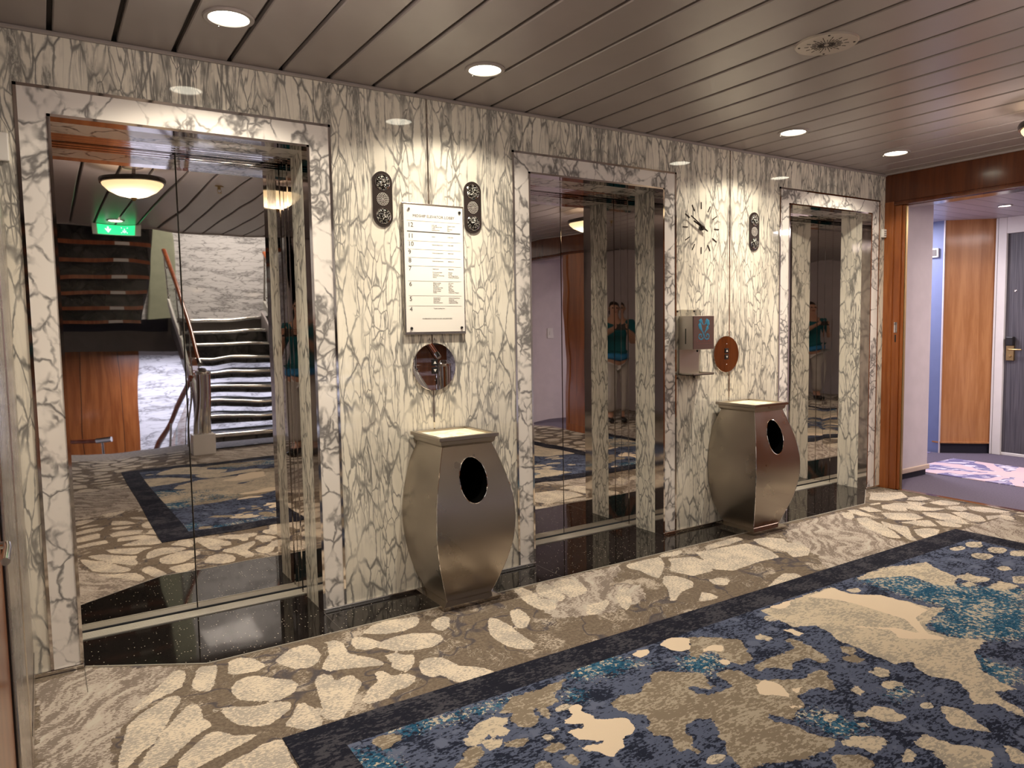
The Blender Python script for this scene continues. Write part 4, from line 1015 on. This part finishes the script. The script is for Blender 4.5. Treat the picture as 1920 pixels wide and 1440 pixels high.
MB().box((XE-0.01, -4.3, -0.01), (XE+0.045, -0.16, 0.006), 0.002).build('trim_%d' % k, M_WOODHEAD, **ST); k += 1
MB().box((XE-0.014, -4.3, 0.0), (XE-0.01, -0.16, 0.008)).build('trim_%d' % k, M_CHROME2, **ST); k += 1

# ------------------------------------------------------------------ corridor beyond
XC = 7.69
MB().box((XE+0.04, -4.6, -0.15), (XC+0.4, 1.7, 0.0)).build('corridor_floor', M_CORRCARP, **ST)
run = thing('corridor_runner', (6.72, -1.9, 0.0), 'lilac and white patterned runner along the plum grey corridor floor', 'carpet runner')
MB().box((6.30, -4.2, 0.0), (7.13, 0.27, 0.005)).build('woven_field', M_RUNNER, run)
MB().box((6.30, 0.56, 0.0), (7.30, 1.6, 0.005)).build('woven_field', M_RUNNER, run)
mb = MB(); yq = -4.6
while yq < 1.7: mb.box((XE+0.16, yq+0.003, 2.245), (XC+0.3, yq+0.147, 2.26)); yq += 0.15
mb.build('ceiling_corridor', M_CEIL2, **ST)
MB().box((XE+0.16, -4.6, 2.262), (XC+0.4, 1.7, 2.29)).build('ceiling_corridor_backing', M_CEILGAP, **ST)
MB().box((XE+0.13, 0.035, 0.05), (6.235, 1.6, 2.245), 0.01, 3).build('wall_corridor_north', M_LILAC, **ST)
MB().box((XE+0.13, 0.045, 0.0), (6.225, 1.6, 0.05)).build('baseboard_north_plinth', M_SKIRT, **ST)
MB().box((XE+0.13, 0.022, 0.050), (6.247, 1.6, 0.090), 0.006, 2).build('baseboard_corridor', simple('cream_skirting', (0.56, 0.44, 0.34), 0.4), **ST)
MB().box((XE+0.13, -4.9, 0.0), (6.235, -4.30, 2.245)).build('wall_corridor_south', M_LILAC, **ST)
MB().box((6.2, -4.75, 0.0), (XC+0.2, -4.6, 2.245)).build('wall_corridor_end', M_LILAC, **ST)
MB().box((6.2, 1.6, 0.0), (XC+0.2, 1.75, 2.245)).build('wall_corridor_far', M_BLUEW, **ST)
MB().box((7.350, 0.515, 0.0), (7.45, 1.6, 2.245)).build('wall_corridor_blue', M_BLUEW, **ST)
MB().box((7.344, 0.508, 0.0), (7.356, 0.520, 2.245)).build('trim_%d' % k, M_LILAC, **ST); k += 1
colp = [(7.357, 0.512), (7.579, 0.292), (7.684, 0.208), (7.9, 0.208), (7.9, 0.7), (7.357, 0.7)]
MB().poly([(x, y, 0.10) for x, y in colp], (0, 0, 2.145)).build('wall_corridor_wood', M_WOODPALE, **ST)
MB().poly([(x-0.012 if i < 3 else x, y-0.010 if i < 3 else y, 0.098) for i, (x, y) in enumerate(colp)], (0, 0, 0.014)).build('trim_%d' % k, M_WOODPALE, **ST); k += 1
MB().poly([(x+0.008 if i < 3 else x, y+0.006 if i < 3 else y, 0.0) for i, (x, y) in enumerate(colp)], (0, 0, 0.098)).build('baseboard_east', M_SKIRT, **ST)
# far wall with cabin doors
def cabin_door(n, y0, y1, hinge=1):
    root = empty('door_%d' % n, (XC, (y0+y1)/2, 0), kind='structure')
    mb = MB()
    mb.box((XC-0.030, y1, 0.0), (XC+0.03, y1+0.095, 2.245), 0.004, 2); mb.box((XC-0.030, y0-0.095, 0.0), (XC+0.03, y0, 2.245), 0.004, 2)
    mb.box((XC-0.030, y0, 2.093), (XC+0.03, y1, 2.245), 0.004, 2)
    mb.build('door_frame', M_WHITE, root)
    mb = MB()
    for yy_ in (y1+0.072, y0-0.074): mb.box((XC-0.0315, yy_, 0.0), (XC-0.029, yy_+0.003, 2.245))
    mb.build('frame_groove', M_TAUPE, root)
    MB().box((XC+0.0, y0, 0.028), (XC+0.03, y1, 2.093)).build('door_panel', M_DOOR, root)
    MB().box((XC-0.010, y0, 0.0), (XC+0.03, y1, 0.028), 0.003).build('threshold', M_WHITE, root)
    yl = y1-0.055 if hinge > 0 else y0+0.055
    lk = MB().box((XC-0.022, yl-0.034, 0.905), (XC, yl+0.034, 1.085), 0.003, 2).build('lock_plate', M_BRASS, root)
    MB().box((XC-0.050, yl-0.036, 1.045), (XC-0.004, yl+0.030, 1.130), 0.008, 2).build('card_reader', M_BLACK, lk)
    MB().tube([(XC-0.022, yl, 1.010), (XC-0.060, yl, 1.010), (XC-0.064, yl-0.012*hinge, 1.010), (XC-0.064, yl-0.115*hinge, 1.010)], 0.0075, 10).build('lever_handle', M_BRASS, lk, smooth=True)
    MB().lathe([(0, -0.030), (0.012, -0.028), (0.014, -0.022), (0, -0.022)], (XC, yl, 0.945), 'x', 18).build('deadbolt', M_BRASS, lk, smooth=True)
    MB().lathe([(0, -0.010), (0.006, -0.012), (0.013, -0.006), (0.013, 0.0), (0, 0)], (XC, yl-0.02, 1.558), 'x', 20).build('peephole', M_CHROME2, root, smooth=True)
cabin_door(4, -0.80, 0.110); cabin_door(5, -3.95, -3.05, -1)
MB().box((XC, -2.95, 0.0), (XC+0.1, -0.895, 2.245)).build('wall_corridor_east', M_LILAC, **ST)
MB().box((XC, -4.6, 0.0), (XC+0.1, -4.045, 2.245)).build('wall_corridor_east_end', M_LILAC, **ST)
MB().box((XC-0.014, -2.95, 0.0), (XC, -0.895, 0.09), 0.003).build('baseboard_corridor_east', M_SKIRT, **ST)
t = thing('light_switch', (6.0, -4.3, 1.2), 'white light switch on the pale corridor wall, seen in the middle lift mirror', 'switch')
MB().box((5.90, -4.299, 1.13), (5.98, -4.288, 1.27), 0.003, 2).build('switch_plate', M_WHITE, t); MB().box((5.93, -4.288, 1.175), (5.95, -4.283, 1.225)).build('rocker', M_WHITE, t)
for (x, y, lb) in ((6.873, -0.214, 'small recessed downlight in the corridor ceiling before the charcoal door'), (6.75, -2.0, 'recessed downlight halfway along the corridor ceiling'), (6.75, -3.6, 'recessed downlight at the far end of the corridor ceiling')):
    tt = downlight(x, y, 2.245, lb, 'corridor downlights', CORR_W, (1.0, 0.87, 0.84), M_LENS2, 0.055)
light('corridor_fill_light', 'AREA', (6.85, -1.4, 2.23), CORR_W*1.1, (1.0, 0.87, 0.87), bpy.data.objects['ceiling_corridor'], 0.9)  # added fill light without a fixture, brightens the corridor
light('corridor_fill_light', 'AREA', (6.8, 1.0, 2.23), CORR_W*1.0, (0.95, 0.90, 1.0), bpy.data.objects['ceiling_corridor'], 0.5)  # second added fill, no fixture, lifts the blue wall end
t = thing('wall_intercom', (7.349, 0.60, 1.98), 'small white speaker box high on the blue corridor wall', 'speaker box')
MB().box((7.325, 0.56, 1.90), (7.349, 0.64, 1.99), 0.006, 2).build('case', M_WHITE, t); MB().box((7.322, 0.575, 1.915), (7.325, 0.625, 1.975)).build('grille', M_TAUPE, t)

# ------------------------------------------------------------------ left edge: low steel framed cabinet
t = thing('steel_framed_cabinet', (-0.23, -0.9, 0.0), 'brown wooden cabinet with brushed steel uprights at the left edge', 'cabinet')
MB().box((-0.34, -1.80, 0.0), (-0.098, -1.30, 1.74), 0.004).build('side_panel', M_WOOD, t)
u1 = MB().box((-0.34, -0.700, 0.0), (-0.086, -0.006, 1.74), 0.003).build('upright', M_STEEL, t)
MB().box((-0.0875, -0.69, 0.100), (-0.0845, -0.016, 0.106)).build('joint_line', M_DARKBR, u1)
MB().box((-0.34, -0.712, 0.0), (-0.092, -0.700, 1.74)).build('dark_joint', M_BLACK, t)  # black strips fill the joints between uprights and side panel
MB().box((-0.34, -1.286, 0.0), (-0.089, -0.712, 1.74), 0.003).build('upright', M_STEEL, t)
MB().box((-0.34, -1.30, 0.0), (-0.094, -1.286, 1.74)).build('dark_joint', M_BLACK, t)
MB().tube([(-0.098, -1.42, 0.86), (-0.082, -1.42, 0.86), (-0.080, -1.46, 0.86), (-0.080, -1.56, 0.86)], 0.008, 10).build('handle', M_CHROME2, t, smooth=True)
MB().box((-1.4, -4.75, 0), (-1.3, 0.06, H)).build('wall_west', M_LILAC, **ST)
MB().box((5.42, -4.78, 0), (XE+0.1, -4.70, H)).build('wall_south', M_LILAC, **ST)
MB().box((-1.3, -4.78, 0), (-0.42, -4.70, H)).build('wall_south.001', M_LILAC, **ST)

# ------------------------------------------------------------------ stairwell behind the camera (seen in the lift mirrors)
YS = -8.0
MB().box((1.20, YS-0.1, -1.7), (4.20, YS, 4.2)).build('wall_stairwell_south', M_STWALL, **ST)
mb = MB().box((-0.45, YS-0.1, -1.7), (1.20, YS, 1.4)).box((4.20, YS-0.1, -1.7), (5.85, YS, 1.4)); mb.build('wall_stairwell_wood', M_WOOD, **ST)
mb = MB()
for x in (0.42, 0.96): mb.box((x-0.003, YS, -1.5), (x+0.003, YS+0.003, 1.3))
mb.build('trim_%d' % k, M_BLACK, **ST); k += 1
MB().box((-0.45, YS-0.1, 1.4), (1.20, YS, 4.2)).box((4.20, YS-0.1, 1.4), (5.85, YS, 4.2)).build('wall_stairwell_south_upper', M_STWALL, **ST)
MB().box((-0.55, YS, -1.7), (-0.45, -4.70, 4.2)).build('wall_stairwell_west', M_STWALL, **ST)
MB().box((5.85, YS, -1.7), (5.95, -4.72, 4.2)).build('wall_stairwell_east', M_STWALL, **ST)
MB().box((-0.55, YS, 4.2), (5.95, -4.70, 4.3)).build('ceiling_stairwell', M_TAUPE, **ST)
MB().box((-0.55, YS, -1.8), (5.95, -4.9, -1.7)).build('floor_stairwell', M_TAUPE, **ST)
MB().box((1.36, YS+0.001, 1.485), (1.72, YS+0.05, 4.1), 0.02, 3).build('trim_%d' % k, M_GREEN, **ST); k += 1
# landing
MB().box((-0.45, YS, 1.06), (5.85, -6.62, 1.485)).build('stair_landing', M_TAUPE, **ST)
MB().box((-0.45, -6.62, 1.325), (1.40, -6.60, 1.485)).box((4.0, -6.62, 1.325), (5.85, -6.60, 1.485)).build('trim_%d' % k, M_SKIRT, **ST); k += 1
light('stair_area_light', 'AREA', (1.6, -7.0, 0.98), STAIR_W, COOL, bpy.data.objects['stair_landing'], 1.2)
light('stair_area_light', 'AREA', (3.8, -7.0, 0.98), STAIR_W, COOL, bpy.data.objects['stair_landing'], 1.2)
light('stair_area_light', 'AREA', (2.6, -6.4, 4.1), STAIR_W*1.5, (1.0, 0.9, 0.78), bpy.data.objects['ceiling_stairwell'], 1.0)  # unseen fill added to brighten the upper stairwell walls, no fixture
# lower flight: open treads with chrome noses
X0, X1 = 1.45, 2.62
fl = thing('lower_stair_flight', (2.03, -5.6, 0.0), 'open stair of dark marble treads with bright chrome noses, seen in the left lift', 'staircase')
for i in range(9):
    y, z = -4.55-0.26*i, 0.165*(i+1)
    tr = MB().box((X0, y-0.30, z-0.042), (X1, y-0.012, z), 0.002).build('tread', M_DARK, fl)
    mb = MB(); mb.tube([(X0+0.001, y, z-0.022), (X1-0.001, y, z-0.022)], 0.024, 16); mb.build('nosing', M_CHROME2, tr, smooth=True)
    lo = z-0.165 if i > 5 else z-0.095
    MB().box((X0, y-0.050, lo), (X1, y-0.030, z-0.04)).build('riser', M_DARK, tr)
    MB().box((X0, y-0.030, z-0.165+0.001), (X1, y-0.018, z-0.150)).build('toe_strip', M_BLACK, tr)
def slope(pts_x, y0, z0, y1, z1, h0, h1, nm, mat, par):
    return MB().poly([(pts_x[0], y0, z0-h0), (pts_x[0], y1, z1-h0), (pts_x[0], y1, z1+h1), (pts_x[0], y0, z0+h1)], (pts_x[1]-pts_x[0], 0, 0)).build(nm, mat, par)
slope((X0-0.024, X0-0.002), -4.56, 0.16, -6.60, 1.45, 0.14, 0.10, 'stringer', M_TAUPE, fl)
slope((X1+0.002, X1+0.022), -4.56, 0.16, -6.60, 1.45, 0.14, 0.10, 'stringer', M_LILAC, fl)
fl2 = copy_tree(fl); fl2.location.x += 1.27; fl2['label'] = 'second half of the open stair, right of the middle rail'
# balustrades
def balustrade(x, label, mat_base):
    t = thing('stair_balustrade', (x, -4.6, 0.0), label, 'railing', 'stair railings')
    ya, za, yb, zb = -4.56, 0.985, -6.62, 2.40
    MB().tube([(x, ya, za), (x, yb, zb)], 0.026, 14).build('handrail', M_RAIL, t, smooth=True)
    MB().tube([(x, ya+0.03, za-0.022), (x, ya-0.03, za+0.02)], 0.030, 14).build('rail_end', M_CHROME2, t, smooth=True)
    for f in (0.30, 0.66, 1.0):
        y = ya+(yb-ya)*f; z = za+(zb-za)*f
        MB().box((x-0.012, y-0.014, z-0.72), (x+0.012, y+0.014, z-0.02), 0.003).build('post', M_STEEL, t)
    for f0, f1 in ((0.03, 0.29), (0.32, 0.64), (0.68, 0.98)):
        y0, y1 = ya+(yb-ya)*f0, ya+(yb-ya)*f1; z0_, z1_ = za+(zb-za)*f0, za+(zb-za)*f1
        g = MB().poly([(x-0.005, y0, z0_-0.62), (x-0.005, y1, z1_-0.62), (x-0.005, y1, z1_-0.10), (x-0.005, y0, z0_-0.10)], (0.010, 0, 0)).build('glass_panel', M_GLASS, t)
        for (yc_, zc_) in ((y0+(y1-y0)*0.1, z0_+(z1_-z0_)*0.1-0.16), (y0+(y1-y0)*0.9, z0_+(z1_-z0_)*0.9-0.16), (y0+(y1-y0)*0.1, z0_+(z1_-z0_)*0.1-0.56), (y0+(y1-y0)*0.9, z0_+(z1_-z0_)*0.9-0.56)):
            MB().box((x-0.014, yc_-0.02, zc_-0.014), (x+0.014, yc_+0.02, zc_+0.014), 0.003).build('clamp', M_CHROME2, g)
    MB().poly([(x-0.02, -4.66, 0.35), (x-0.02, -6.62, 1.64), (x-0.02, -6.62, 1.735), (x-0.02, -4.66, 0.445)], (0.04, 0, 0)).build('glazing_channel', mat_base, t)
    return t
balustrade(1.42, 'glass balustrade with reddish wooden handrail on the left side of the stair', M_WHITE)
balustrade(2.67, 'glass balustrade with wooden handrail up the middle of the wide stair', M_WHITE)
balustrade(3.94, 'glass balustrade with reddish wooden handrail on the right side of the stair', M_WHITE)
t = thing('newel_post', (1.42, -4.42, 0.0), 'stout fluted steel newel post at the left foot of the wide stair', 'newel post')
mb = MB(); n = 48
prf = [(0.080, 0.0), (0.080, 0.84)]
R_ = [[mb.bm.verts.new((1.42+(0.082+0.006*math.cos(12*2*PI*i/n))*math.cos(2*PI*i/n), -4.42+(0.082+0.006*math.cos(12*2*PI*i/n))*math.sin(2*PI*i/n), z)) for i in range(n)] for z in (0.20, 0.86)]
for i in range(n): mb.bm.faces.new((R_[0][i], R_[0][(i+1) % n], R_[1][(i+1) % n], R_[1][i]))
mb.build('shaft', M_CHROME2, t, smooth=True)
MB().lathe([(0, 0.86), (0.092, 0.86), (0.096, 0.875), (0.090, 0.892), (0.05, 0.90), (0.035, 0.93), (0, 0.935)], (1.42, -4.42, 0), seg=36).build('cap', M_CHROME2, t, smooth=True)
MB().box((1.31, -4.52, 0.0), (1.53, -4.31, 0.20), 0.006, 2).build('plinth_box', M_WHITE, t)
t2 = copy_tree(t); t2.location.x += 2.52; t2['label'] = 'stout fluted steel newel post at the right end of the wide stair'
# upper flight rising towards the lobby, seen from below
fl = thing('upper_stair_flight', (0.55, -5.6, 1.485), 'dark underside of the upper stair flight with reddish wooden tread edges', 'staircase')
for i in range(0, 8):
    y, z = -6.6+0.26*i, 1.485+0.165*i
    if y > -5.0: break
    tr = MB().box((-0.40, y-0.02, z-0.06), (1.10, y+0.27, z), 0.0).build('tread', M_DARK, fl)
    MB().box((-0.40, y+0.27, z-0.060), (1.10, y+0.279, z-0.018)).build('wood_edge', M_RAIL, tr)
    MB().box((0.74, y+0.279, z-0.058), (0.90, y+0.2815, z-0.022)).build('white_marker', M_WHITE, tr)
    MB().box((-0.40, y+0.235, z), (1.10, y+0.262, z+0.108)).build('riser', M_DARK, tr)
slope((1.10, 1.13), -6.58, 1.50, -4.80, 2.63, 0.07, 0.20, 'stringer', M_TAUPE, fl)
# descending handrail beyond the floor edge
t = thing('descending_handrail', (0.35, -6.0, -0.4), 'reddish wooden handrail with a steel end going down the stairwell', 'railing')
MB().tube([(-0.40, -7.0, -0.05), (0.30, -6.4, 0.0), (0.52, -6.3, 0.01)], 0.026, 12).build('handrail', M_RAIL, t, smooth=True)
MB().tube([(0.50, -6.31, 0.008), (0.66, -6.23, 0.03)], 0.032, 14).build('rail_end', M_CHROME2, t, smooth=True)
MB().tube([(0.56, -6.28, -1.7), (0.56, -6.28, 0.0)], 0.014, 10).build('post', M_STEEL, t, smooth=True)
t = thing('lower_balustrade', (1.30, -5.3, -0.8), 'dark framed balustrade running down beside the foot of the stair', 'railing')
MB().tube([(1.36, -4.95, 0.80), (1.30, -5.6, 0.42), (1.26, -6.5, -0.10), (1.26, -7.4, -0.65)], 0.026, 12).build('handrail', M_RAIL, t, smooth=True)
for (x, y, z) in ((1.36, -5.0, 0.78), (1.28, -5.95, 0.2), (1.26, -6.9, -0.36)):
    MB().tube([(x, y, z-0.85), (x, y, z)], 0.012, 10).build('post', M_STEEL, t, smooth=True)
MB().poly([(1.34, -5.1, -0.1), (1.27, -7.2, -1.3), (1.27, -7.2, -0.72), (1.34, -5.1, 0.55)], (0.01, 0, 0)).build('glass_panel', M_GLASS, t)

# exit sign hung at the ceiling edge, facing the lifts
t = thing('exit_sign', (0.72, -4.50, 2.30), 'green emergency exit sign with a white arrow hanging at the ceiling edge', 'exit sign')
MB().box((0.480, -4.53, 2.296), (0.965, -4.505, 2.399), 0.003).build('housing', M_WHITE, t)
MB().box((0.530, -4.505, 2.302), (0.905, -4.500, 2.394)).build('lit_face', M_EXIT, t)
mb = MB(); ys_ = -4.4995
# seen in the mirror the arrow stands left of the muster symbol
ax_, az_ = 0.635, 2.348
mb.poly([(ax_-0.009, ys_, az_+0.030), (ax_+0.009, ys_, az_+0.030), (ax_+0.009, ys_, az_-0.004), (ax_-0.009, ys_, az_-0.004)], (0, 0.001, 0))
mb.poly([(ax_-0.036, ys_, az_+0.008), (ax_-0.020, ys_, az_+0.012), (ax_, ys_, az_-0.010), (ax_+0.020, ys_, az_+0.012), (ax_+0.036, ys_, az_+0.008), (ax_, ys_, az_-0.032)], (0, 0.001, 0))
mb.build('arrow', M_EXITW, t)
mb = MB(); ax_ = 0.80
for dx, dz in ((0, 0.012), (-0.013, -0.006), (0.013, -0.006), (0, -0.012)):
    mb.lathe([(0, 0.001), (0.006, 0.001), (0.006, 0), (0, 0)], (ax_+dx, ys_, az_+dz), 'y', 12); mb.box((ax_+dx-0.004, ys_, az_+dz-0.016), (ax_+dx+0.004, ys_+0.001, az_+dz-0.006))
for sx in (-1, 1):
    for sz in (-1, 1):
        mb.poly([(ax_+sx*0.020, ys_, az_+sz*0.018), (ax_+sx*0.036, ys_, az_+sz*0.022), (ax_+sx*0.030, ys_, az_+sz*0.032)], (0, 0.001, 0))
mb.build('muster_symbol', M_EXITW, t)

# ------------------------------------------------------------------ the photographer, seen only in the mirrors
def skin_mesh(name, verts, edges, radii, mat, parent, sub=2, root=0):
    me = bpy.data.meshes.new(name); me.from_pydata(verts, edges, []); o = bpy.data.objects.new(name, me); COL.objects.link(o)
    m = o.modifiers.new('skin', 'SKIN'); s_ = o.modifiers.new('sub', 'SUBSURF'); s_.levels = s_.render_levels = sub
    for i, r in enumerate(radii):
        rv = me.skin_vertices[0].data[i] if me.skin_vertices else None
        if rv is None: break
        rv.radius = r if hasattr(r, '__len__') else (r, r); rv.use_root = (i == root)
    return o
def bake(o, name, mat, parent, M):
    dg = bpy.context.evaluated_depsgraph_get(); dg.update(); me = bpy.data.meshes.new_from_object(o.evaluated_get(dg)); me.name = name
    me.transform(M); me.materials.clear(); me.materials.append(mat)
    for p in me.polygons: p.use_smooth = True
    bpy.data.objects.remove(o); return link(name, me, parent)
def chain(name, pts, radii, edges=None, root=0, sub=2):
    me = bpy.data.meshes.new(name)
    me.from_pydata(pts, edges or [(i, i+1) for i in range(len(pts)-1)], [])
    o = bpy.data.objects.new(name, me); COL.objects.link(o)
    o.modifiers.new('skin', 'SKIN'); s_ = o.modifiers.new('sub', 'SUBSURF'); s_.levels = s_.render_levels = sub
    if not me.skin_vertices:
        me.attributes  # skin layer is created with the modifier through bmesh below
    bm = bmesh.new(); bm.from_mesh(me); lay = bm.verts.layers.skin.verify(); bm.verts.ensure_lookup_table()
    for i, r in enumerate(radii):
        bm.verts[i][lay].radius = (r, r) if not hasattr(r, '__len__') else r; bm.verts[i][lay].use_root = (i == root)
    bm.to_mesh(me); bm.free(); return o
# local frame: x = person's right, y = forward, z = up; phone lens sits just behind the camera point
fwd = Vector((Fv.x, Fv.y, 0)).normalized(); rgt = Vector((fwd.y, -fwd.x, 0)); org = Vector((CAM.x, CAM.y, 0)) - fwd*0.46
PM = Matrix(((rgt.x, fwd.x, 0, org.x), (rgt.y, fwd.y, 0, org.y), (0, 0, 1, 0), (0, 0, 0, 1)))
per = thing('person', org, 'person in teal top and pale trousers holding a phone, seen in narrow mirror strips', 'person')
V_, E_, R__ = [], [], []
def add(p, r, prev=None):
    V_.append(p); R__.append(r)
    if prev is not None: E_.append((prev, len(V_)-1))
    return len(V_)-1
pel = add((0, 0, 0.90), (0.155, 0.11)); wa = add((0, 0.0, 1.03), (0.125, 0.095), pel); ch = add((0, 0.01, 1.20), (0.155, 0.11), wa)
sh = add((0, 0.0, 1.335), (0.12, 0.085), ch); nk = add((0, 0.01, 1.415), (0.055, 0.055), sh); hd0 = add((0, 0.03, 1.475), (0.065, 0.075), nk)
hd1 = add((0, 0.035, 1.545), (0.078, 0.092), hd0); hd2 = add((0, 0.025, 1.60), (0.068, 0.08), hd1)
for s in (-1, 1):
    a = add((s*0.165, 0.0, 1.315), 0.058, sh); b = add((s*0.235, 0.06, 1.09), 0.046, a); c = add((s*0.215, 0.09, 1.055), 0.042, b)
    d = add((s*0.135, 0.27, 1.185), 0.034, c); e = add((s*0.075, 0.385, 1.255), (0.026, 0.020), d); f = add((s*0.060, 0.420, 1.275), (0.036, 0.016), e)
    h = add((s*0.095, 0.0, 0.80), 0.092, pel); kn = add((s*0.105, 0.015, 0.47), 0.062, h); cf = add((s*0.105, -0.01, 0.32), 0.056, kn)
    an = add((s*0.105, -0.02, 0.09), 0.038, cf); ft = add((s*0.110, 0.06, 0.04), (0.042, 0.034), an); add((s*0.115, 0.15, 0.032), (0.038, 0.026), ft)
body = bake(chain('body', V_, R__, E_, pel, 2), 'body', M_SKIN, per, PM)
def cloth(nm, pts, rad, mat, edges=None, root=0): return bake(chain(nm, pts, rad, edges, root, 2), nm, mat, per, PM)
Vt = [(0, 0, 0.86), (0, 0, 0.95), (0, 0, 1.05), (0, 0.01, 1.20), (0, 0.0, 1.335), (0, 0.005, 1.385)]; Rt = [(0.185, 0.135), (0.170, 0.125), (0.142, 0.112), (0.168, 0.124), (0.132, 0.096), (0.075, 0.07)]
Et = [(i, i+1) for i in range(5)]
for s in (-1, 1):
    n0 = len(Vt); Vt += [(s*0.165, 0, 1.318), (s*0.205, 0.03, 1.19), (s*0.232, 0.058, 1.10)]; Rt += [0.070, 0.064, 0.060]; Et += [(4, n0), (n0, n0+1), (n0+1, n0+2)]
cloth('top', Vt, Rt, M_TEAL, Et, 2)
cloth('blue_hem', [(0, 0, 0.83), (0, 0, 0.88), (0, 0, 0.95)], [(0.200, 0.152), (0.200, 0.150), (0.188, 0.140)], M_BLUECL)
Vp = [(0, 0, 0.93)]; Rp = [(0.178, 0.132)]; Ep = []
for s in (-1, 1):
    n0 = len(Vp); Vp += [(s*0.098, 0, 0.76), (s*0.107, 0.01, 0.47), (s*0.107, -0.01, 0.12)]; Rp += [0.106, 0.082, 0.070]; Ep += [(0, n0), (n0, n0+1), (n0+1, n0+2)]
cloth('trousers', Vp, Rp, M_TROUS, Ep)
for s in (-1, 1): cloth('shoe', [(s*0.105, -0.045, 0.045), (s*0.108, 0.03, 0.045), (s*0.115, 0.17, 0.036)], [(0.046, 0.044), (0.050, 0.042), (0.044, 0.030)], M_BLACK)
cloth('hair', [(0, -0.03, 1.42), (0, -0.035, 1.50), (0, -0.015, 1.585), (0, 0.02, 1.635)], [(0.075, 0.05), (0.092, 0.07), (0.094, 0.085), (0.07, 0.07)], M_HAIR)
# face
mb = MB()
for s in (-1, 1): mb.lathe([(0, 0.006), (0.009, 0.004), (0.012, 0), (0, 0)], (s*0.030, 0.118, 1.545), 'y', 14)
o = mb.build('eyes', M_BLACK, None); me = o.data; me.transform(PM); bpy.data.objects.remove(o); link('eyes', me, body)
mb = MB(); mb.tube([(0, 0.112, 1.555), (0, 0.130, 1.520), (0, 0.128, 1.512)], [0.008, 0.014, 0.010], 10); o = mb.build('nose', M_SKIN, None, smooth=True); me = o.data; me.transform(PM); bpy.data.objects.remove(o); link('nose', me, body)
mb = MB(); mb.tube([(-0.024, 0.108, 1.485), (0, 0.116, 1.482), (0.024, 0.108, 1.485)], [0.003, 0.007, 0.003], 8); o = mb.build('mouth', M_REDINK, None, smooth=True); me = o.data; me.transform(PM); bpy.data.objects.remove(o); link('mouth', me, body)
mb = MB()
for s in (-1, 1): mb.tube([(s*0.082, 0.02, 1.51), (s*0.090, 0.012, 1.54), (s*0.085, 0.02, 1.565)], [0.008, 0.014, 0.008], 8)
o = mb.build('ears', M_SKIN, None, smooth=True); me = o.data; me.transform(PM); bpy.data.objects.remove(o); link('ears', me, body)
# five fingers of each hand around the phone
for s in (-1, 1):
    base = Vector((s*0.060, 0.420, 1.275))
    hand_ = []
    for fi, (dz, ln) in enumerate(((0.026, 0.062), (0.010, 0.070), (-0.006, 0.066), (-0.020, 0.054))):
        p0 = base+Vector((s*0.008, 0.004, dz)); p1 = p0+Vector((s*0.016, 0.026, 0.003)); p2 = p1+Vector((-s*0.020, 0.014, 0.002)); p3 = p2+Vector((-s*(ln-0.040), 0.002, 0.002))
        bake(chain('finger', [tuple(p0), tuple(p1), tuple(p2), tuple(p3)], [0.0095, 0.0088, 0.0082, 0.0070], None, 0, 1), 'finger', M_SKIN, body, PM)
    p0 = base+Vector((-s*0.004, -0.004, 0.010)); bake(chain('thumb', [tuple(p0), tuple(p0+Vector((-s*0.006, -0.010, 0.026))), tuple(p0+Vector((-s*0.014, 0.0, 0.046)))], [0.0115, 0.0105, 0.0085], None, 0, 1), 'thumb', M_SKIN, body, PM)
ph = thing('smartphone', (CAM.x, CAM.y, CAM.z), 'dark smartphone held up by the person in the teal top', 'phone')
PH = PM.copy()
def plocal(mb, nm, mat):
    o = mb.build(nm, mat, None); me = o.data; me.transform(PM); bpy.data.objects.remove(o); return link(nm, me, ph)
plocal(MB().box((-0.082, 0.444, 1.236), (0.078, 0.4525, 1.310), 0.004, 3), 'case', M_BLACK)
plocal(MB().box((-0.078, 0.4425, 1.240), (0.074, 0.444, 1.306)), 'screen', M_BLACK)
plocal(MB().lathe([(0, 0.0005), (0.006, 0.0005), (0.007, 0), (0, 0)], (0.052, 0.4525, 1.289), 'y', 16), 'lens', M_CHROME2)
bpy.context.view_layer.update()
